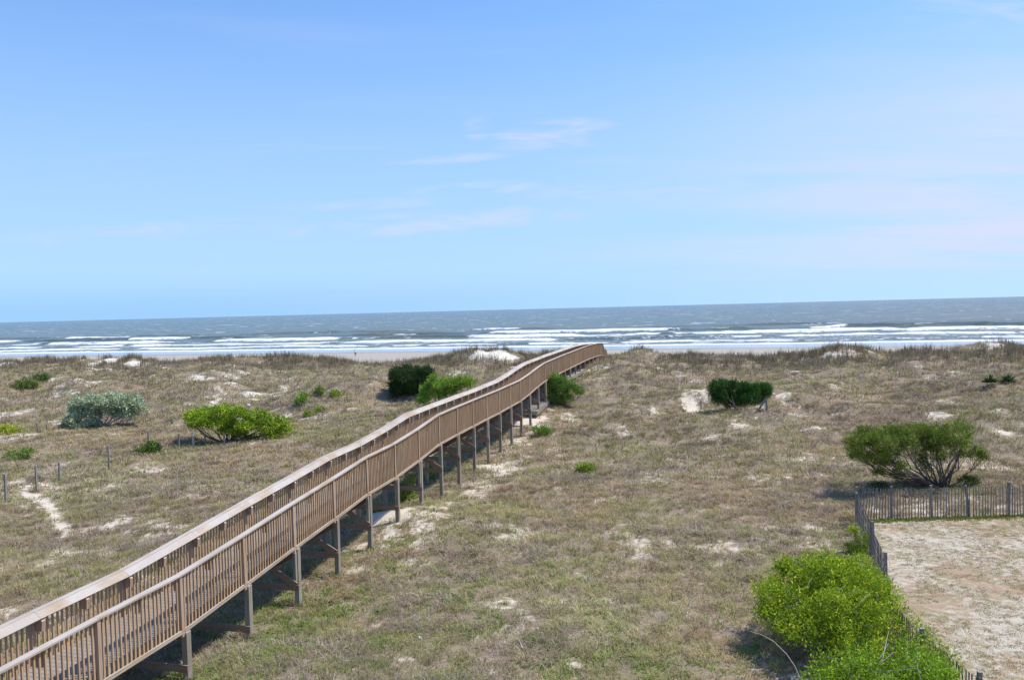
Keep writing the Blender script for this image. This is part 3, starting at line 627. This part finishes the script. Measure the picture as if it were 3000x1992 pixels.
# big bushes, lower right
g1 = float(height(7.4, 18.6))
L1 = [(7.2, 18.9, g1+1.05, 1.3, 1.3, .95), (8.0, 19.6, g1+1.15, 1.0, 1.0, .85), (6.5, 18.5, g1+1.0, .8, .8, .65), (7.5, 18.0, g1+1.15, .9, .8, .75), (8.3, 18.6, g1+1.0, .8, .9, .8), (6.9, 19.7, g1+1.2, .8, .8, .7), (6.6, 17.7, g1+.9, .6, .6, .45), (7.6, 17.2, g1+.7, .7, .6, .6), (8.3, 17.7, g1+.75, .55, .6, .7), (5.95, 18.7, g1+.95, .35, .35, .25), (8.95, 20.3, g1+.95, .75, .8, .65), (8.8, 19.3, g1+1.2, .6, .7, .6), (7.4, 19.2, g1+1.75, .8, .7, .4)]
shrub('shrub', (7.5, 18.6, g1), L1, 'large rounded yellow green shrub leaning on the grey slatted fence', 'shrub', YG, leaf=.075, dens=100, n_per=8, spread=.06, keepth=.46, asp=.42, up=.35, group='shrubs scattered over the dunes', trunk_r=.05, twigs=8, bark=M_barkg)
g2 = float(height(7.1, 15.0))
L2 = [(6.5, 15.2, g2+1.05, 1.0, .8, .6), (7.4, 15.4, g2+1.0, .75, .7, .6), (7.7, 14.9, g2+.75, .45, .6, .55), (6.0, 14.7, g2+1.0, .6, .7, .6), (6.8, 14.4, g2+1.1, .9, .8, .65), (7.25, 14.2, g2+.9, .6, .8, .6), (6.2, 13.6, g2+1., .9, .8, .6), (7.0, 13.4, g2+.9, .8, .8, .6)]
shrub('shrub', (6.8, 14.5, g2), [(a+.38, b_, c_-.12, d, e, f_) for a, b_, c_, d, e, f_ in L2], 'nearest bright green shrub with bare grey twigs at the bottom edge', 'shrub', [(.17, .26, .018), (.22, .32, .024), (.12, .19, .016), (.27, .35, .026)], leaf=.07, dens=95, n_per=8, spread=.055, asp=.42, up=.35, keepth=.46, group='shrubs scattered over the dunes', trunk_r=.05, twigs=34, bark=M_barkg)
g3 = float(height(8.9, 17.2))
L3 = [(8.75, 17.0, g3+.75, .40, .45, .55), (8.95, 16.4, g3+.65, .38, .4, .5), (9.1, 17.8, g3+.6, .3, .4, .5), (8.6, 16.0, g3+.7, .4, .4, .5)]
shrub('shrub', (8.85, 16.9, g3), L3, 'thin yellowish shrub growing through the fence beside the sandy yard', 'shrub', [(.22, .27, .04), (.30, .33, .05), (.15, .20, .04)], leaf=.06, dens=75, n_per=7, spread=.06, asp=.4, group='shrubs scattered over the dunes', trunk_r=.02)
b = base_of(Z5, 1070, 330); shrub('shrub', b, plobes(Z5, [(1060, 140, 40, 30), (1115, 205, 50, 34), (1030, 265, 50, 34), (1110, 280, 50, 34), (1080, 300, 60, 30)], b[1]+.2, .9, .2), 'small bright green shrub climbing against the fence above the big yellow green shrub', 'shrub', BG+YG[:2], leaf=.07, dens=110, n_per=7, spread=.05, group='shrubs scattered over the dunes', trunk_r=.018)
# wind swept cedar
b = base_of(Z6, 1400, 1115); LT = [(560, 680, 110, 95), (650, 600, 140, 75), (600, 800, 95, 60), (800, 640, 140, 90), (800, 780, 110, 75), (1000, 590, 140, 80), (1150, 550, 140, 60), (1180, 690, 120, 80), (1350, 660, 120, 85), (1480, 560, 120, 75), (1590, 510, 90, 50), (1630, 620, 70, 45), (1490, 690, 90, 60), (1730, 790, 105, 75), (770, 870, 65, 50), (990, 975, 75, 50), (1230, 900, 50, 40), (760, 970, 35, 22), (1150, 790, 80, 50), (940, 700, 90, 70), (500, 740, 50, 50), (1370, 770, 60, 40), (900, 570, 130, 60), (1280, 570, 140, 60), (1400, 620, 120, 70), (1060, 680, 110, 70), (900, 770, 80, 50), (1290, 740, 80, 50), (1600, 680, 80, 45), (700, 700, 110, 80), (640, 840, 60, 40), (1180, 860, 50, 36), (860, 880, 70, 34), (1020, 900, 60, 30), (1380, 840, 50, 30), (1560, 780, 60, 34), (540, 800, 60, 40)]
shrub('cedar_tree', b, plobes(Z6, LT, b[1], .8, 1.0), 'wind shaped flat topped cedar tree with bare fanned branches behind the slatted fence', 'tree', [(.13, .17, .025), (.19, .235, .035), (.07, .11, .022), (.25, .28, .045)], leaf=.11, dens=95, n_per=11, spread=.08, asp=.25, keepth=.48, group='cedars on the dunes', trunk_r=.032, stem_base=.2, part='crown', trunkname='trunk')
tree_y = b[1]
b = base_of(Z6, 770, 1130); shrub('shrub', b, plobes(Z6, [(740, 1085, 45, 28), (800, 1090, 40, 26)], b[1], .9, .2), 'tiny dark green shrub left of the wind shaped cedar, just over the fence', 'shrub', CED, leaf=.08, dens=130, n_per=7, spread=.05, asp=.3, group='shrubs scattered over the dunes', trunk_r=.02)
b = base_of(Z6, 1680, 1100); shrub('shrub', b, plobes(Z6, [(1620, 1050, 60, 34), (1700, 1030, 60, 34), (1740, 1050, 40, 24)], b[1], .9, .2), 'low loose green shrub right of the wind shaped cedar trunk', 'shrub', CED+BG[:1], leaf=.09, dens=80, n_per=7, spread=.06, asp=.3, group='shrubs scattered over the dunes', trunk_r=.02)
# dark cedar in the sandy hollow
b = base_of(ZC5, 1200, 900); LC = [(680, 430, 120, 150), (850, 390, 150, 140), (1030, 360, 150, 120), (1280, 420, 150, 130), (1520, 440, 150, 120), (1760, 450, 140, 120), (780, 620, 160, 150), (1000, 650, 180, 190), (1250, 660, 180, 190), (1480, 640, 160, 170), (1680, 590, 130, 140), (1800, 520, 100, 90)]
shrub('cedar_bush', b, plobes(ZC5, LC, b[1]+.6, 1.0, .5), 'dense dark green cedar bush in a sandy hollow beside the broken grey rail', 'shrub', [(.035, .085, .018), (.055, .13, .022), (.025, .055, .016), (.07, .16, .025)], leaf=.13, dens=75, n_per=9, spread=.09, asp=.3, up=.5, keepth=.2, droop=1.1, group='cedars on the dunes', trunk_r=.05)
# dark cedar left of the boardwalk
b = base_of(Z8, 2060, 640); LC = [(1980, 480, 100, 110), (2060, 450, 120, 90), (2160, 460, 100, 100), (1960, 560, 80, 80), (2060, 560, 120, 90), (2170, 560, 90, 90), (2100, 510, 120, 110), (2220, 470, 50, 60)]
shrub('cedar_bush', b, plobes(Z8, LC, b[1]+.8, 1.0, .5), 'round dark green cedar bush left of the boardwalk behind a lighter bush', 'shrub', [(.035, .07, .02), (.055, .10, .026), (.025, .048, .018), (.08, .12, .04)], leaf=.14, dens=65, n_per=9, spread=.10, asp=.3, up=.5, keepth=.2, droop=1.1, group='cedars on the dunes', trunk_r=.05)
b = base_of(Z3, 330, 800); LC = [(170, 640, 60, 60), (240, 600, 90, 80), (330, 620, 100, 80), (430, 580, 90, 75), (520, 575, 80, 65), (590, 590, 60, 50), (140, 730, 60, 45), (250, 700, 100, 60), (400, 660, 100, 60), (100, 760, 40, 30)]
shrub('shrub', b, plobes(Z3, LC, b[1]+.3, .9, .5), 'light green bush against the left railing of the boardwalk in front of the round cedar', 'shrub', [(.17, .29, .035), (.23, .34, .05), (.11, .20, .03), (.28, .37, .07)], leaf=.17, dens=60, n_per=6, spread=.09, asp=.3, up=.5, group='shrubs scattered over the dunes', trunk_r=.03)
b = atY(*src(Z3, 1460, 760), 56.8); b[2] = float(height(b[0], b[1])); LC = [(1400, 580, 70, 70), (1450, 550, 70, 60), (1530, 590, 100, 80), (1400, 660, 80, 75), (1490, 660, 100, 70), (1600, 650, 80, 60), (1680, 670, 40, 30), (1420, 720, 70, 45), (1450, 755, 90, 34), (1540, 730, 80, 40)]
shrub('shrub', b, plobes(Z3, LC, b[1]-.5, .8, .3), 'green leafy bush hugging the right side of the boardwalk by the low walkway', 'shrub', [(.13, .22, .04), (.18, .28, .055), (.09, .16, .03), (.22, .30, .08)], leaf=.17, dens=60, n_per=6, spread=.09, asp=.28, up=.45, group='shrubs scattered over the dunes', trunk_r=.03)
# flat green tree
b = base_of(Z4, 1740, 905); LC = [(1480, 700, 60, 40), (1580, 690, 90, 45), (1700, 665, 85, 40), (1540, 760, 80, 40), (1680, 750, 110, 45), (1820, 690, 85, 45), (1880, 770, 100, 50), (1980, 710, 90, 50), (2060, 790, 90, 55), (2130, 760, 80, 50), (1940, 885, 55, 32), (2130, 840, 80, 40), (1780, 810, 90, 35), (2200, 800, 50, 28), (1850, 840, 60, 30), (1520, 720, 90, 40)]
shrub('small_tree', b, plobes(Z4, LC, b[1]+.2, .9, .8), 'broad flat topped bright green tree behind the line of fence posts', 'tree', [(.19, .28, .02), (.25, .34, .025), (.12, .19, .018), (.30, .37, .03)], leaf=.14, dens=55, n_per=7, spread=.10, asp=.5, up=.3, trunk_r=.045, part='crown', trunkname='trunk')
# silver shrub
b = base_of(Z4, 760, 790); LC = [(640, 600, 80, 45), (750, 600, 110, 50), (880, 590, 110, 50), (1000, 600, 90, 50), (1060, 630, 60, 40), (600, 670, 70, 50), (720, 680, 80, 50), (990, 680, 80, 45), (550, 740, 70, 40), (720, 760, 45, 45), (900, 670, 80, 40), (500, 775, 50, 22), (640, 780, 70, 30)]
shrub('silver_shrub', b, plobes(Z4, LC, b[1]+.3, .9, .7), 'wide silvery green shrub with drooping sides in the left dunes', 'shrub', SIL, leaf=.17, dens=45, n_per=7, spread=.10, asp=.55, up=.1, group='shrubs scattered over the dunes', trunk_r=.04, bark=M_barkg, jit=.14)
# little ones
little = [(Z4, 1150, 990, [(1180, 940, 50, 28), (1130, 965, 60, 22), (1190, 965, 40, 22), (1075, 970, 30, 14), (1155, 920, 20, 16)], 'little dark green bush at the foot of a grey fence post', CED+BG[:2]),
    (Z3, 1740, 1480, [(1720, 1420, 50, 40), (1770, 1430, 50, 38), (1700, 1440, 40, 26)], 'bright green tuft like bush alone in the open right dunes', BG),
    (Z4, 190, 505, [(150, 470, 50, 26), (200, 455, 60, 30), (250, 470, 35, 22)], 'olive green bush high on the left dune, the wider of two', [(.10, .14, .03), (.14, .18, .035), (.07, .10, .03)]),
    (Z4, 305, 438, [(305, 410, 50, 22), (340, 420, 22, 12)], 'small dark bush high on the left dune, right of the wider olive one', [(.05, .09, .025), (.08, .13, .03)]),
    (Z4, 50, 835, [(40, 812, 60, 16), (110, 815, 60, 10), (10, 800, 50, 14)], 'low yellow green mat of leaves at the left edge of the photo', [(.26, .30, .03), (.33, .36, .04)]),
    (Z8, 1130, 690, [(1130, 650, 45, 30), (1150, 630, 30, 20), (1110, 680, 36, 16)], 'small light green bush right of the flat green tree on the dune foot', [(.13, .22, .04), (.18, .27, .05)]),
    (Z8, 1430, 630, [(1430, 603, 42, 17)], 'small bright green bush on the dune, left of the round dark cedar', BG),
    (Z8, 1190, 800, [(1190, 775, 26, 16)], 'tiny green bush near the short post stub right of the flat tree', BG),
    (Z8, 1280, 755, [(1280, 735, 24, 15)], 'tiny green bush second to the right from the post stub', BG),
    (Z8, 1270, 620, [(1270, 590, 42, 22), (1290, 560, 30, 18)], 'faint olive bush on the dune between two bright green ones', [(.14, .18, .05), (.17, .21, .06)]),
    (Z4, 150, 1040, [(100, 990, 50, 14), (200, 975, 50, 13), (190, 1018, 34, 14)], 'thin straggling green bush among grass near the left fence posts', [(.12, .18, .035), (.16, .22, .05)]),
    (Z3, 1310, 1090, [(1280, 1040, 60, 24), (1350, 1050, 50, 28), (1330, 1080, 50, 20)], 'low green bush by the trodden sand right of the low walkway', [(.12, .20, .035), (.16, .25, .04)]),
    (Z2, 1210, 860, [(1200, 720, 50, 50), (1230, 780, 70, 50), (1190, 830, 60, 40), (1270, 640, 30, 50)], 'tangled yellow green vine climbing the braces under the boardwalk', [(.17, .22, .04), (.22, .26, .05), (.10, .15, .04)]),
    (Z2, 1440, 640, [(1440, 560, 36, 50), (1420, 620, 50, 26)], 'bright green vine in shade under the boardwalk, farther from the viewer', BG),
    (Z8, 2000, 690, [(2190, 665, 60, 26)], 'light green sprout at the foot of the bush by the left railing', BG)]
for z, bx, by, L_, lab, cols in little:
    b = base_of(z, bx, by); 
    if 'sprout' in lab: b = base_of(z, 2180, 690)
    lf = max(.06, b[1]*.0026)
    shrub('bush', b, plobes(z, L_, b[1]+.15, 1.0, .2), lab, 'shrub', cols, leaf=lf, dens=min(130, 5.5/(lf*lf)/6.), n_per=7, spread=lf*.8, asp=.45, up=.4, group='small bushes dotted over the dunes', trunk_r=.014)
# yucca
b = base_of(Z7, 2220, 520); root = empty('yucca_plant', b); tag(root, 'spiky dark green yucca pair on the far right dune', 'plant')
for cx_ in (-.75, .45):
    n = 110; d = rng.normal(0, 1, (n, 3)); d[:, 2] = abs(d[:, 2])*.8+.1; d /= np.linalg.norm(d, axis=1)[:, None]; a = np.cross(d, [0, 0, 1.]); a /= np.linalg.norm(a, axis=1)[:, None]
    o0 = np.array([b[0]+cx_, b[1], b[2]+.1]); s = rng.uniform(.45, .8, (n, 1)); V = np.stack([o0-a*.02+d*.02, o0+a*.02+d*.02, o0+d*s*.5+a*.04, o0+d*s-np.array([0, 0, .08]), o0+d*s*.5-a*.04], 1)
    V = V.reshape(-1, 3); idx = np.arange(n*5).reshape(n, 5)
    mesh_np('rosette', V, [idx], M_leaf, root, col=np.array([.05, .10, .035])*(1+rng.normal(0, .2, (n*5, 1))).clip(.4, 1.6))
# prickly pears
M_cac = plain('cactus_skin', (.17, .23, .11, 1), .7); 
def cactus(z, x, y, n, label):
    b = base_of(z, x, y); import bmesh; V = []; F_ = []; off = 0
    root_p = np.array(b); pads = []
    for k in range(n):
        if k == 0 or rng.random() < .8: o0 = root_p+np.array([rng.normal(0, .09), rng.normal(0, .08), -.03])
        else: q_ = pads[rng.integers(len(pads))]; o0 = q_[0]+q_[1]*q_[2]*1.7
        up = np.array([rng.normal(0, .8), rng.normal(0, .5), 1.]); up /= np.linalg.norm(up); r = rng.uniform(.10, .15); pads.append((o0, up, r))
        side = np.cross(up, [rng.normal(0, .6), 1, 0]); side /= np.linalg.norm(side); nr = np.cross(side, up); c0 = o0+up*r*.9
        th = np.arange(12)*math.pi/6; 
        for i_, zz__ in enumerate((-1, 1)):
            V.append(c0+nr*zz__*.018); 
            for a_ in th: V.append(c0+side*math.cos(a_)*r*.62*(.9+.1*math.sin(a_))+up*math.sin(a_)*r*.95+nr*zz__*.010)
        for j in range(12):
            j2 = (j+1) % 12; F_.append((off, off+1+j, off+1+j2)); F_.append((off+13, off+14+j2, off+14+j)); 
        for j in range(12):
            j2 = (j+1) % 12; F_.append((off+1+j, off+14+j, off+1+j2)); F_.append((off+1+j2, off+14+j, off+14+j2))
        off += 26
    V = np.array(V)-root_p; me = bpy.data.meshes.new('prickly_pear'); me.from_pydata([tuple(v) for v in V], [], F_); me.materials.append(M_cac)
    for p__ in me.polygons: p__.use_smooth = True
    o = bpy.data.objects.new('prickly_pear', me); o.location = b; COL.objects.link(o); tag(o, label, 'cactus', 'prickly pear cacti in the dry grass')
cactus(Z4, 1455, 905, 5, 'prickly pear pads at the foot of the pale topped fence post')
cactus(Z4, 1325, 760, 4, 'prickly pear pads between the silver shrub and the flat green tree')
cactus(Z4, 1095, 1145, 4, 'prickly pear pads in dry grass below the little dark green bush')
cactus(ZL, 770, 620, 7, 'prickly pear pads in the green weedy ground nearest the bottom centre')
cactus(ZL, 1600, 100, 5, 'prickly pear pads beside the grey thatch mound right of the boardwalk')
# broken rail by the cedar
b = base_of(ZC5, 1825, 900); br = empty('broken_rail', b); tag(br, 'broken grey wooden rail leaning in an inverted V against the dark cedar bush', 'rail')
k = K(b[1]); tp = atY(*src(ZC5, 1800, 640), b[1]); lo = atY(*src(ZC5, 1640, 860), b[1]-.1)
mb = MB(); mb.beam(b-np.array([0, 0, .3]), tp, .09, .09, up=(0, 1, 0)); mb.build('post', M_grey, br)
mb = MB(); mb.beam(lo-np.array([.05, 0, .1]), tp+np.array([0, -.07, .02]), .13, .035, up=(0, 1, .2)); mb.build('rail', M_grey, br)
b = base_of(ZC5, 395, 880); mb = MB(); mb.pillar(b[0], b[1], b[2]-.3, b[2]+215/7.381*K(b[1]), .07, .07); o = mb.build('fence_post', M_grey); tag(o, 'thin grey stake in the shadow left of the dark cedar bush in the hollow', 'fence post')
# small white litter
def pebble(x, y, z_, r, name, label, cat):
    import bmesh
    bm = bmesh.new(); bmesh.ops.create_icosphere(bm, subdivisions=3, radius=r)
    for v in bm.verts: v.co.z *= .7; v.co *= 1+.22*math.sin(v.co.x*19/r*.16+2)*math.cos(v.co.y*13/r*.2)
    me = bpy.data.meshes.new(name); bm.to_mesh(me); bm.free(); me.materials.append(plain(name, (.62, .61, .57, 1), .7, .12)); o = bpy.data.objects.new(name, me); o.location = (x, y, z_+r*.4); COL.objects.link(o); tag(o, label, cat)
b = base_of(Z8, 675, 705); pebble(b[0], b[1], b[2], .17, 'plastic_jug', 'small white round piece of litter on the dune above the flat green tree', 'litter')
b = base_of(ZL, 540, 878); pebble(b[0], b[1], b[2], .08, 'seashell', 'small white shell lying in weeds right of the boardwalk, bottom of photo', 'shell')
# arching dry stalk
pts = [atY(*src(Z5, x, y), 15.6+dy) for x, y, dy in ((660, 1330, 0), (640, 1270, 0), (600, 1180, .1), (540, 1090, .2), (440, 990, .3), (350, 940, .4), (255, 910, .5))]
mb = MB(); mb.tube(pts, [.010, .010, .009, .008, .007, .006, .008], 6); o = mb.build('dry_stalk', plain('straw', (.50, .42, .31, 1), .8), smooth=True); tag(o, 'long pale dry stalk arching left from the nearest green shrub', 'stalk')

# person on the beach (mostly hidden by the dune)
def person():
    X, Y = -35.8, 178.; z = float(height(X, Y)); root = empty('person', (X, Y, z)); tag(root, 'distant person in a white top standing on the wet beach', 'person')
    V = [(0, 0, .93), (0, 0, 1.15), (0, 0, 1.38), (0, 0, 1.47), (0, -.01, 1.60), (0, 0, 1.68), (.19, 0, 1.36), (.27, .0, 1.10), (.27, -.08, .86), (-.19, 0, 1.36), (-.27, 0, 1.10), (-.28, -.08, .86), (.1, 0, .85), (.11, -.02, .48), (.11, .02, .08), (.11, -.12, .03), (-.1, 0, .85), (-.11, .03, .48), (-.12, .06, .08), (-.12, -.08, .03)]
    E_ = [(0, 1), (1, 2), (2, 3), (3, 4), (4, 5), (2, 6), (6, 7), (7, 8), (2, 9), (9, 10), (10, 11), (0, 12), (12, 13), (13, 14), (14, 15), (0, 16), (16, 17), (17, 18), (18, 19)]
    R = [.15, .14, .16, .055, .095, .085, .06, .045, .035, .06, .045, .035, .09, .06, .045, .04, .09, .06, .045, .04]
    me = bpy.data.meshes.new('body'); me.from_pydata(V, E_, []); o = bpy.data.objects.new('body', me); COL.objects.link(o); o.parent = root
    sk = o.modifiers.new('s', 'SKIN'); 
    for i, r in enumerate(R): me.skin_vertices[0].data[i].radius = (r, r*.8)
    me.skin_vertices[0].data[0].use_root = True
    ss = o.modifiers.new('ss', 'SUBSURF'); ss.levels = 2; ss.render_levels = 2
    me.materials.append(plain('skin', (.45, .27, .19, 1), .6))
    def shell(name, lo, hi, rx, ry, mat):
        mb = MB(); P = [(0, 0, z_) for z_ in np.linspace(lo, hi, 6)]; mb.tube([(X+a, Y+b_, z+c_) for a, b_, c_ in P], np.interp(np.linspace(0, 1, 6), [0, .5, .85, 1], rx), 14); mb.build(name, mat, root, smooth=True)
    shell('shirt', .88, 1.46, [.20, .19, .24, .10], 0, plain('white_cloth', (.8, .8, .8, 1), .8, .03)); shell('shorts', .52, .92, [.21, .21, .20, .19], 0, plain('dark_cloth', (.06, .07, .12, 1), .8))
    shell('hair', 1.60, 1.74, [.11, .12, .09, .03], 0, plain('hair', (.05, .035, .03, 1), .7))
person()

# ------------------------------------------------------------------ uncountable grass and weeds
def wedge(n, y0, y1, k=.80):
    Y = np.sqrt(rng.random(n)*(y1*y1-y0*y0)+y0*y0); X = (rng.random(n)*2-1)*k*Y; return X, Y
def blades(cx, cy, cz, n_per, rad, hgt, wid, lean, col, jit=.15, up=.0):
    n = len(cx)*n_per; rep = lambda a: np.repeat(np.broadcast_to(a, (len(cx),)), n_per)
    th = rng.random(n)*2*math.pi; rr = np.sqrt(rng.random(n))*rep(rad); dx, dy = np.cos(th), np.sin(th)
    X = rep(cx)+dx*rr; Y = rep(cy)+dy*rr; Z = rep(cz)+0.
    h = rep(hgt)*rng.uniform(.45, 1.15, n)*(1-.35*(rr/np.maximum(rep(rad), 1e-3))); ln = rep(lean)*rng.uniform(.3, 1.5, n)*h
    th2 = th+rng.normal(0, .7, n); lx, ly = np.cos(th2)*ln, np.sin(th2)*ln; wx, wy = -np.sin(th2+rng.normal(0, .6, n)), np.cos(th2+rng.normal(0, .6, n)); w_ = rep(wid)*rng.uniform(.7, 1.3, n)/2
    A = np.stack([X-wx*w_, Y-wy*w_, Z-.02], 1); B = np.stack([X+wx*w_, Y+wy*w_, Z-.02], 1)
    C_ = np.stack([X+lx*.45+wx*w_*.8, Y+ly*.45+wy*w_*.8, Z+h*.65], 1); D = np.stack([X+lx*.45-wx*w_*.8, Y+ly*.45-wy*w_*.8, Z+h*.65], 1)
    E_ = np.stack([X+lx*1.25, Y+ly*1.25, Z+h*(1-.25*np.minimum(rep(lean), 2))], 1)
    V = np.stack([A, B, C_, D, E_], 1).reshape(-1, 3); i = np.arange(n)[:, None]*5
    c = np.repeat(col*rng.uniform(.76, 1.22, (len(cx), 1)), n_per, 0)*(1+rng.normal(0, jit, (n, 1)))*(1+rng.normal(0, .04, (n, 3)))
    return V, i+np.array([[0, 1, 2, 3]]), i+np.array([[3, 2, 4]]), np.repeat(np.clip(c, .01, .9), 5, 0)
def stuff(name, parts, label, cat):
    Vs, Q, T_, Cc, off = [], [], [], [], 0
    for V, q_, t_, c in parts: Vs.append(V); Q.append(q_+off); T_.append(t_+off); Cc.append(c); off += len(V)
    o = mesh_np(name, np.concatenate(Vs), [np.concatenate(Q), np.concatenate(T_)], M_grass, col=np.concatenate(Cc)); tag(o, label, cat, kind='stuff'); return o
PAL = np.array([(.43, .35, .20), (.38, .31, .18), (.34, .275, .19), (.36, .33, .15), (.31, .245, .17), (.49, .42, .27), (.31, .30, .125)])
GRN = np.array([(.22, .27, .065), (.27, .29, .08), (.16, .22, .05)])
def ok_ground(X, Y, thr=.45, yard=False):
    s = sandmask(X, Y); y = yardm(X, Y); return (s+rng.normal(0, .22, len(X)) < thr) & ((y > .5) if yard else (y < .3))
def pal_at(X, Y, n, scale=1.):
    a = fbm(X/4., Y/3.2, 4, 15); b_ = fbm(X/1.1, Y/1.0, 3, 16); f = np.clip((a*.8+b_*.4-.22)*1.25+rng.normal(0, .10, len(X)), 0, .999); m1 = fbm(X/7., Y/5.5, 3, 35)[:, None]; m2 = sstep(.38, .62, fbm(X/5., Y/4., 3, 36))[:, None]
    return PAL[(f*len(PAL)).astype(int)]*scale*(.70+.54*m1)*(m2*np.array([1.04, .95, .93])+(1-m2)*np.array([.97, 1.01, .86]))
parts = []
# near field, arching clumps
for (y0, y1, n, npb, hg, wd) in ((11, 22, 4700, 30, .17, .010), (22, 36, 9500, 24, .20, .013), (36, 58, 13500, 16, .26, .021), (58, 98, 22000, 10, .34, .032)):
    X, Y = wedge(n, y0, y1); k_ = ok_ground(X, Y, .50); p_, q_ = pq(X, Y); k_ &= (q_ < 95); X, Y = X[k_], Y[k_]
    c = pal_at(X, Y, len(X)); g_ = greenmask(X, Y); gi = rng.random(len(X)) < g_*.6+.07; c[gi] = (GRN[rng.integers(0, 3, gi.sum())]+c[gi]*.35)*.85
    vig = .6+.9*fbm(X/2.5, Y/2.2, 3, 18)
    parts.append(blades(X, Y, height(X, Y), npb, rng.uniform(.10, .30, len(X))*(hg/.2), hg*vig*1.25, wd, rng.uniform(.6, 1.7, len(X)), c))
fx, fy = [], []
for i in range(N0, N1+1):
    for lat in (0., -WIDE):
        x, y, _ = bw(i+.045, lat); k_ = 4 if (i % 3) else 1; fx += list(x+rng.normal(0, .16, k_)); fy += list(y+rng.normal(0, .16, k_))
for o_ in COL.objects:
    if o_.name.startswith('fence_post') and o_.parent is None: fx += list(o_.location.x+rng.normal(0, .14, 4)); fy += list(o_.location.y-.05+rng.normal(0, .12, 4))
fx = np.array(fx); fy = np.array(fy); c = PAL[rng.integers(0, len(PAL), len(fx))]; gi = rng.random(len(fx)) < .35; c[gi] = GRN[0]
parts.append(blades(fx, fy, height(fx, fy), 26, .12, rng.uniform(.15, .4, len(fx)), .016, rng.uniform(.3, .9, len(fx)), c))
stuff('dry_grass', parts, 'tangled tan and grey dry grass covering the dunes on both sides of the boardwalk', 'grass')
# denser grey brown thatch mounds
parts = []
for (y0, y1, n, npb, hg, wd) in ((11, 24, 2600, 46, .24, .010), (24, 40, 3600, 32, .28, .015), (40, 62, 4200, 22, .34, .024), (62, 92, 4200, 14, .42, .036)):
    X, Y = wedge(n, y0, y1); m_ = fbm(X/3.0, Y/2.6, 4, 23); k_ = ok_ground(X, Y, .4) & (m_ > .52); X, Y, m_ = X[k_], Y[k_], m_[k_]
    c = np.array([(.315, .255, .205)])*rng.uniform(.65, 1.5, (len(X), 1)); c[:, 1] *= rng.uniform(.94, 1.06, len(X))
    parts.append(blades(X, Y, height(X, Y), npb, rng.uniform(.18, .42, len(X)), hg*rng.uniform(.7, 1.3, len(X)), wd, rng.uniform(.9, 2.0, len(X)), c, .25))
stuff('dead_thatch', parts, 'low mounds of grey brown matted dead stems among the dune grass', 'dead brush')
# green leafy weeds
parts = []
for (y0, y1, n, npb, hg, wd) in ((11, 24, 12000, 15, .10, .020), (24, 45, 7000, 12, .14, .026)):
    X, Y = wedge(n, y0, y1); g_ = greenmask(X, Y); s_ = sandmask(X, Y); k_ = (rng.random(len(X)) < g_*1.1) & (s_ < .8) & (yardm(X, Y) < .3); X, Y = X[k_], Y[k_]
    c = np.array([(.17, .27, .045), (.22, .31, .05), (.13, .22, .04), (.26, .30, .065)])[rng.integers(0, 4, len(X))]
    parts.append(blades(X, Y, height(X, Y), npb, rng.uniform(.08, .22, len(X)), hg*rng.uniform(.6, 1.6, len(X)), wd, rng.uniform(.5, 1.4, len(X)), c, .2))
stuff('green_weeds', parts, 'patches of fresh green leafy weeds on the ground right of the boardwalk', 'weeds')
# sea oats standing on the dune crest
parts = []
n = 13000; p_ = rng.uniform(-95, 50, n); q_ = 84+rng.normal(0, 5.5, n); X, Y = xy(p_, q_); cl = fbm(p_/4, q_/4, 3, 27); k_ = (cl > .42) & (sandmask(X, Y) < .75) & (abs(p_-BP+.8) > 1.1); X, Y = X[k_], Y[k_]
c = np.array([(.26, .21, .14), (.22, .20, .12), (.30, .235, .16), (.19, .165, .11)])[rng.integers(0, 4, len(X))]
parts.append(blades(X, Y, height(X, Y), 11, .3, rng.uniform(.6, 1.25, len(X)), .032, rng.uniform(.08, .4, len(X)), c, .2))
n = 16000; X, Y = wedge(n, 58, 92); m_ = fbm(X/6., Y/5., 3, 29); k_ = ok_ground(X, Y, .45) & (m_ > .46); X, Y = X[k_], Y[k_]
c = np.array([(.30, .25, .19), (.26, .22, .17), (.32, .27, .18)])[rng.integers(0, 3, len(X))]
parts.append(blades(X, Y, height(X, Y), 5, .3, rng.uniform(.35, .75, len(X)), .022, rng.uniform(.1, .5, len(X)), c, .18))
stuff('sea_oats', parts, 'thin upright brown sea oats fringing the top of the far dune', 'grass')
# short worn turf of the yard
n = 48000; X = rng.uniform(8.5, 32, n); Y = rng.uniform(10, 29.2, n); k_ = (yardm(X, Y) > .5) & (fbm(X/.5, Y/.45, 4, 31)+.35*(fbm(X/3, Y/3, 2, 32)-.5) > .485); X, Y = X[k_], Y[k_]
c = np.array([(.30, .24, .13), (.26, .25, .10), (.33, .24, .15), (.22, .23, .08)])[rng.integers(0, 4, len(X))]
n = 900; fy_ = rng.uniform(12, 29, n); fx_ = np.interp(fy_, [0, 14, 17, 18.4, 22, 24.9, 29.4], [8.8, 8.8, 8.85, 9.0, 10.5, 11.5, 13.0])+abs(rng.normal(0, .22, n))
X = np.concatenate([X, fx_]); Y = np.concatenate([Y, fy_]); c = np.concatenate([c, np.array([(.27, .26, .11)])*rng.uniform(.7, 1.2, (n, 1))])
parts = [blades(X, Y, height(X, Y), 9, .07, rng.uniform(.015, .05, len(X)), .010, 1.6, c, .15)]
n = 2600; X = rng.uniform(13, 32, n); Y = 29.05+rng.normal(0, .14, n); c = np.array([(.22, .26, .05)])*rng.uniform(.7, 1.2, (n, 1))
parts.append(blades(X, Y, height(X, Y), 9, .07, rng.uniform(.04, .14, n), .012, .8, c, .15))
stuff('yard_turf', parts, 'thin worn turf over pale sand in the fenced yard', 'grass')
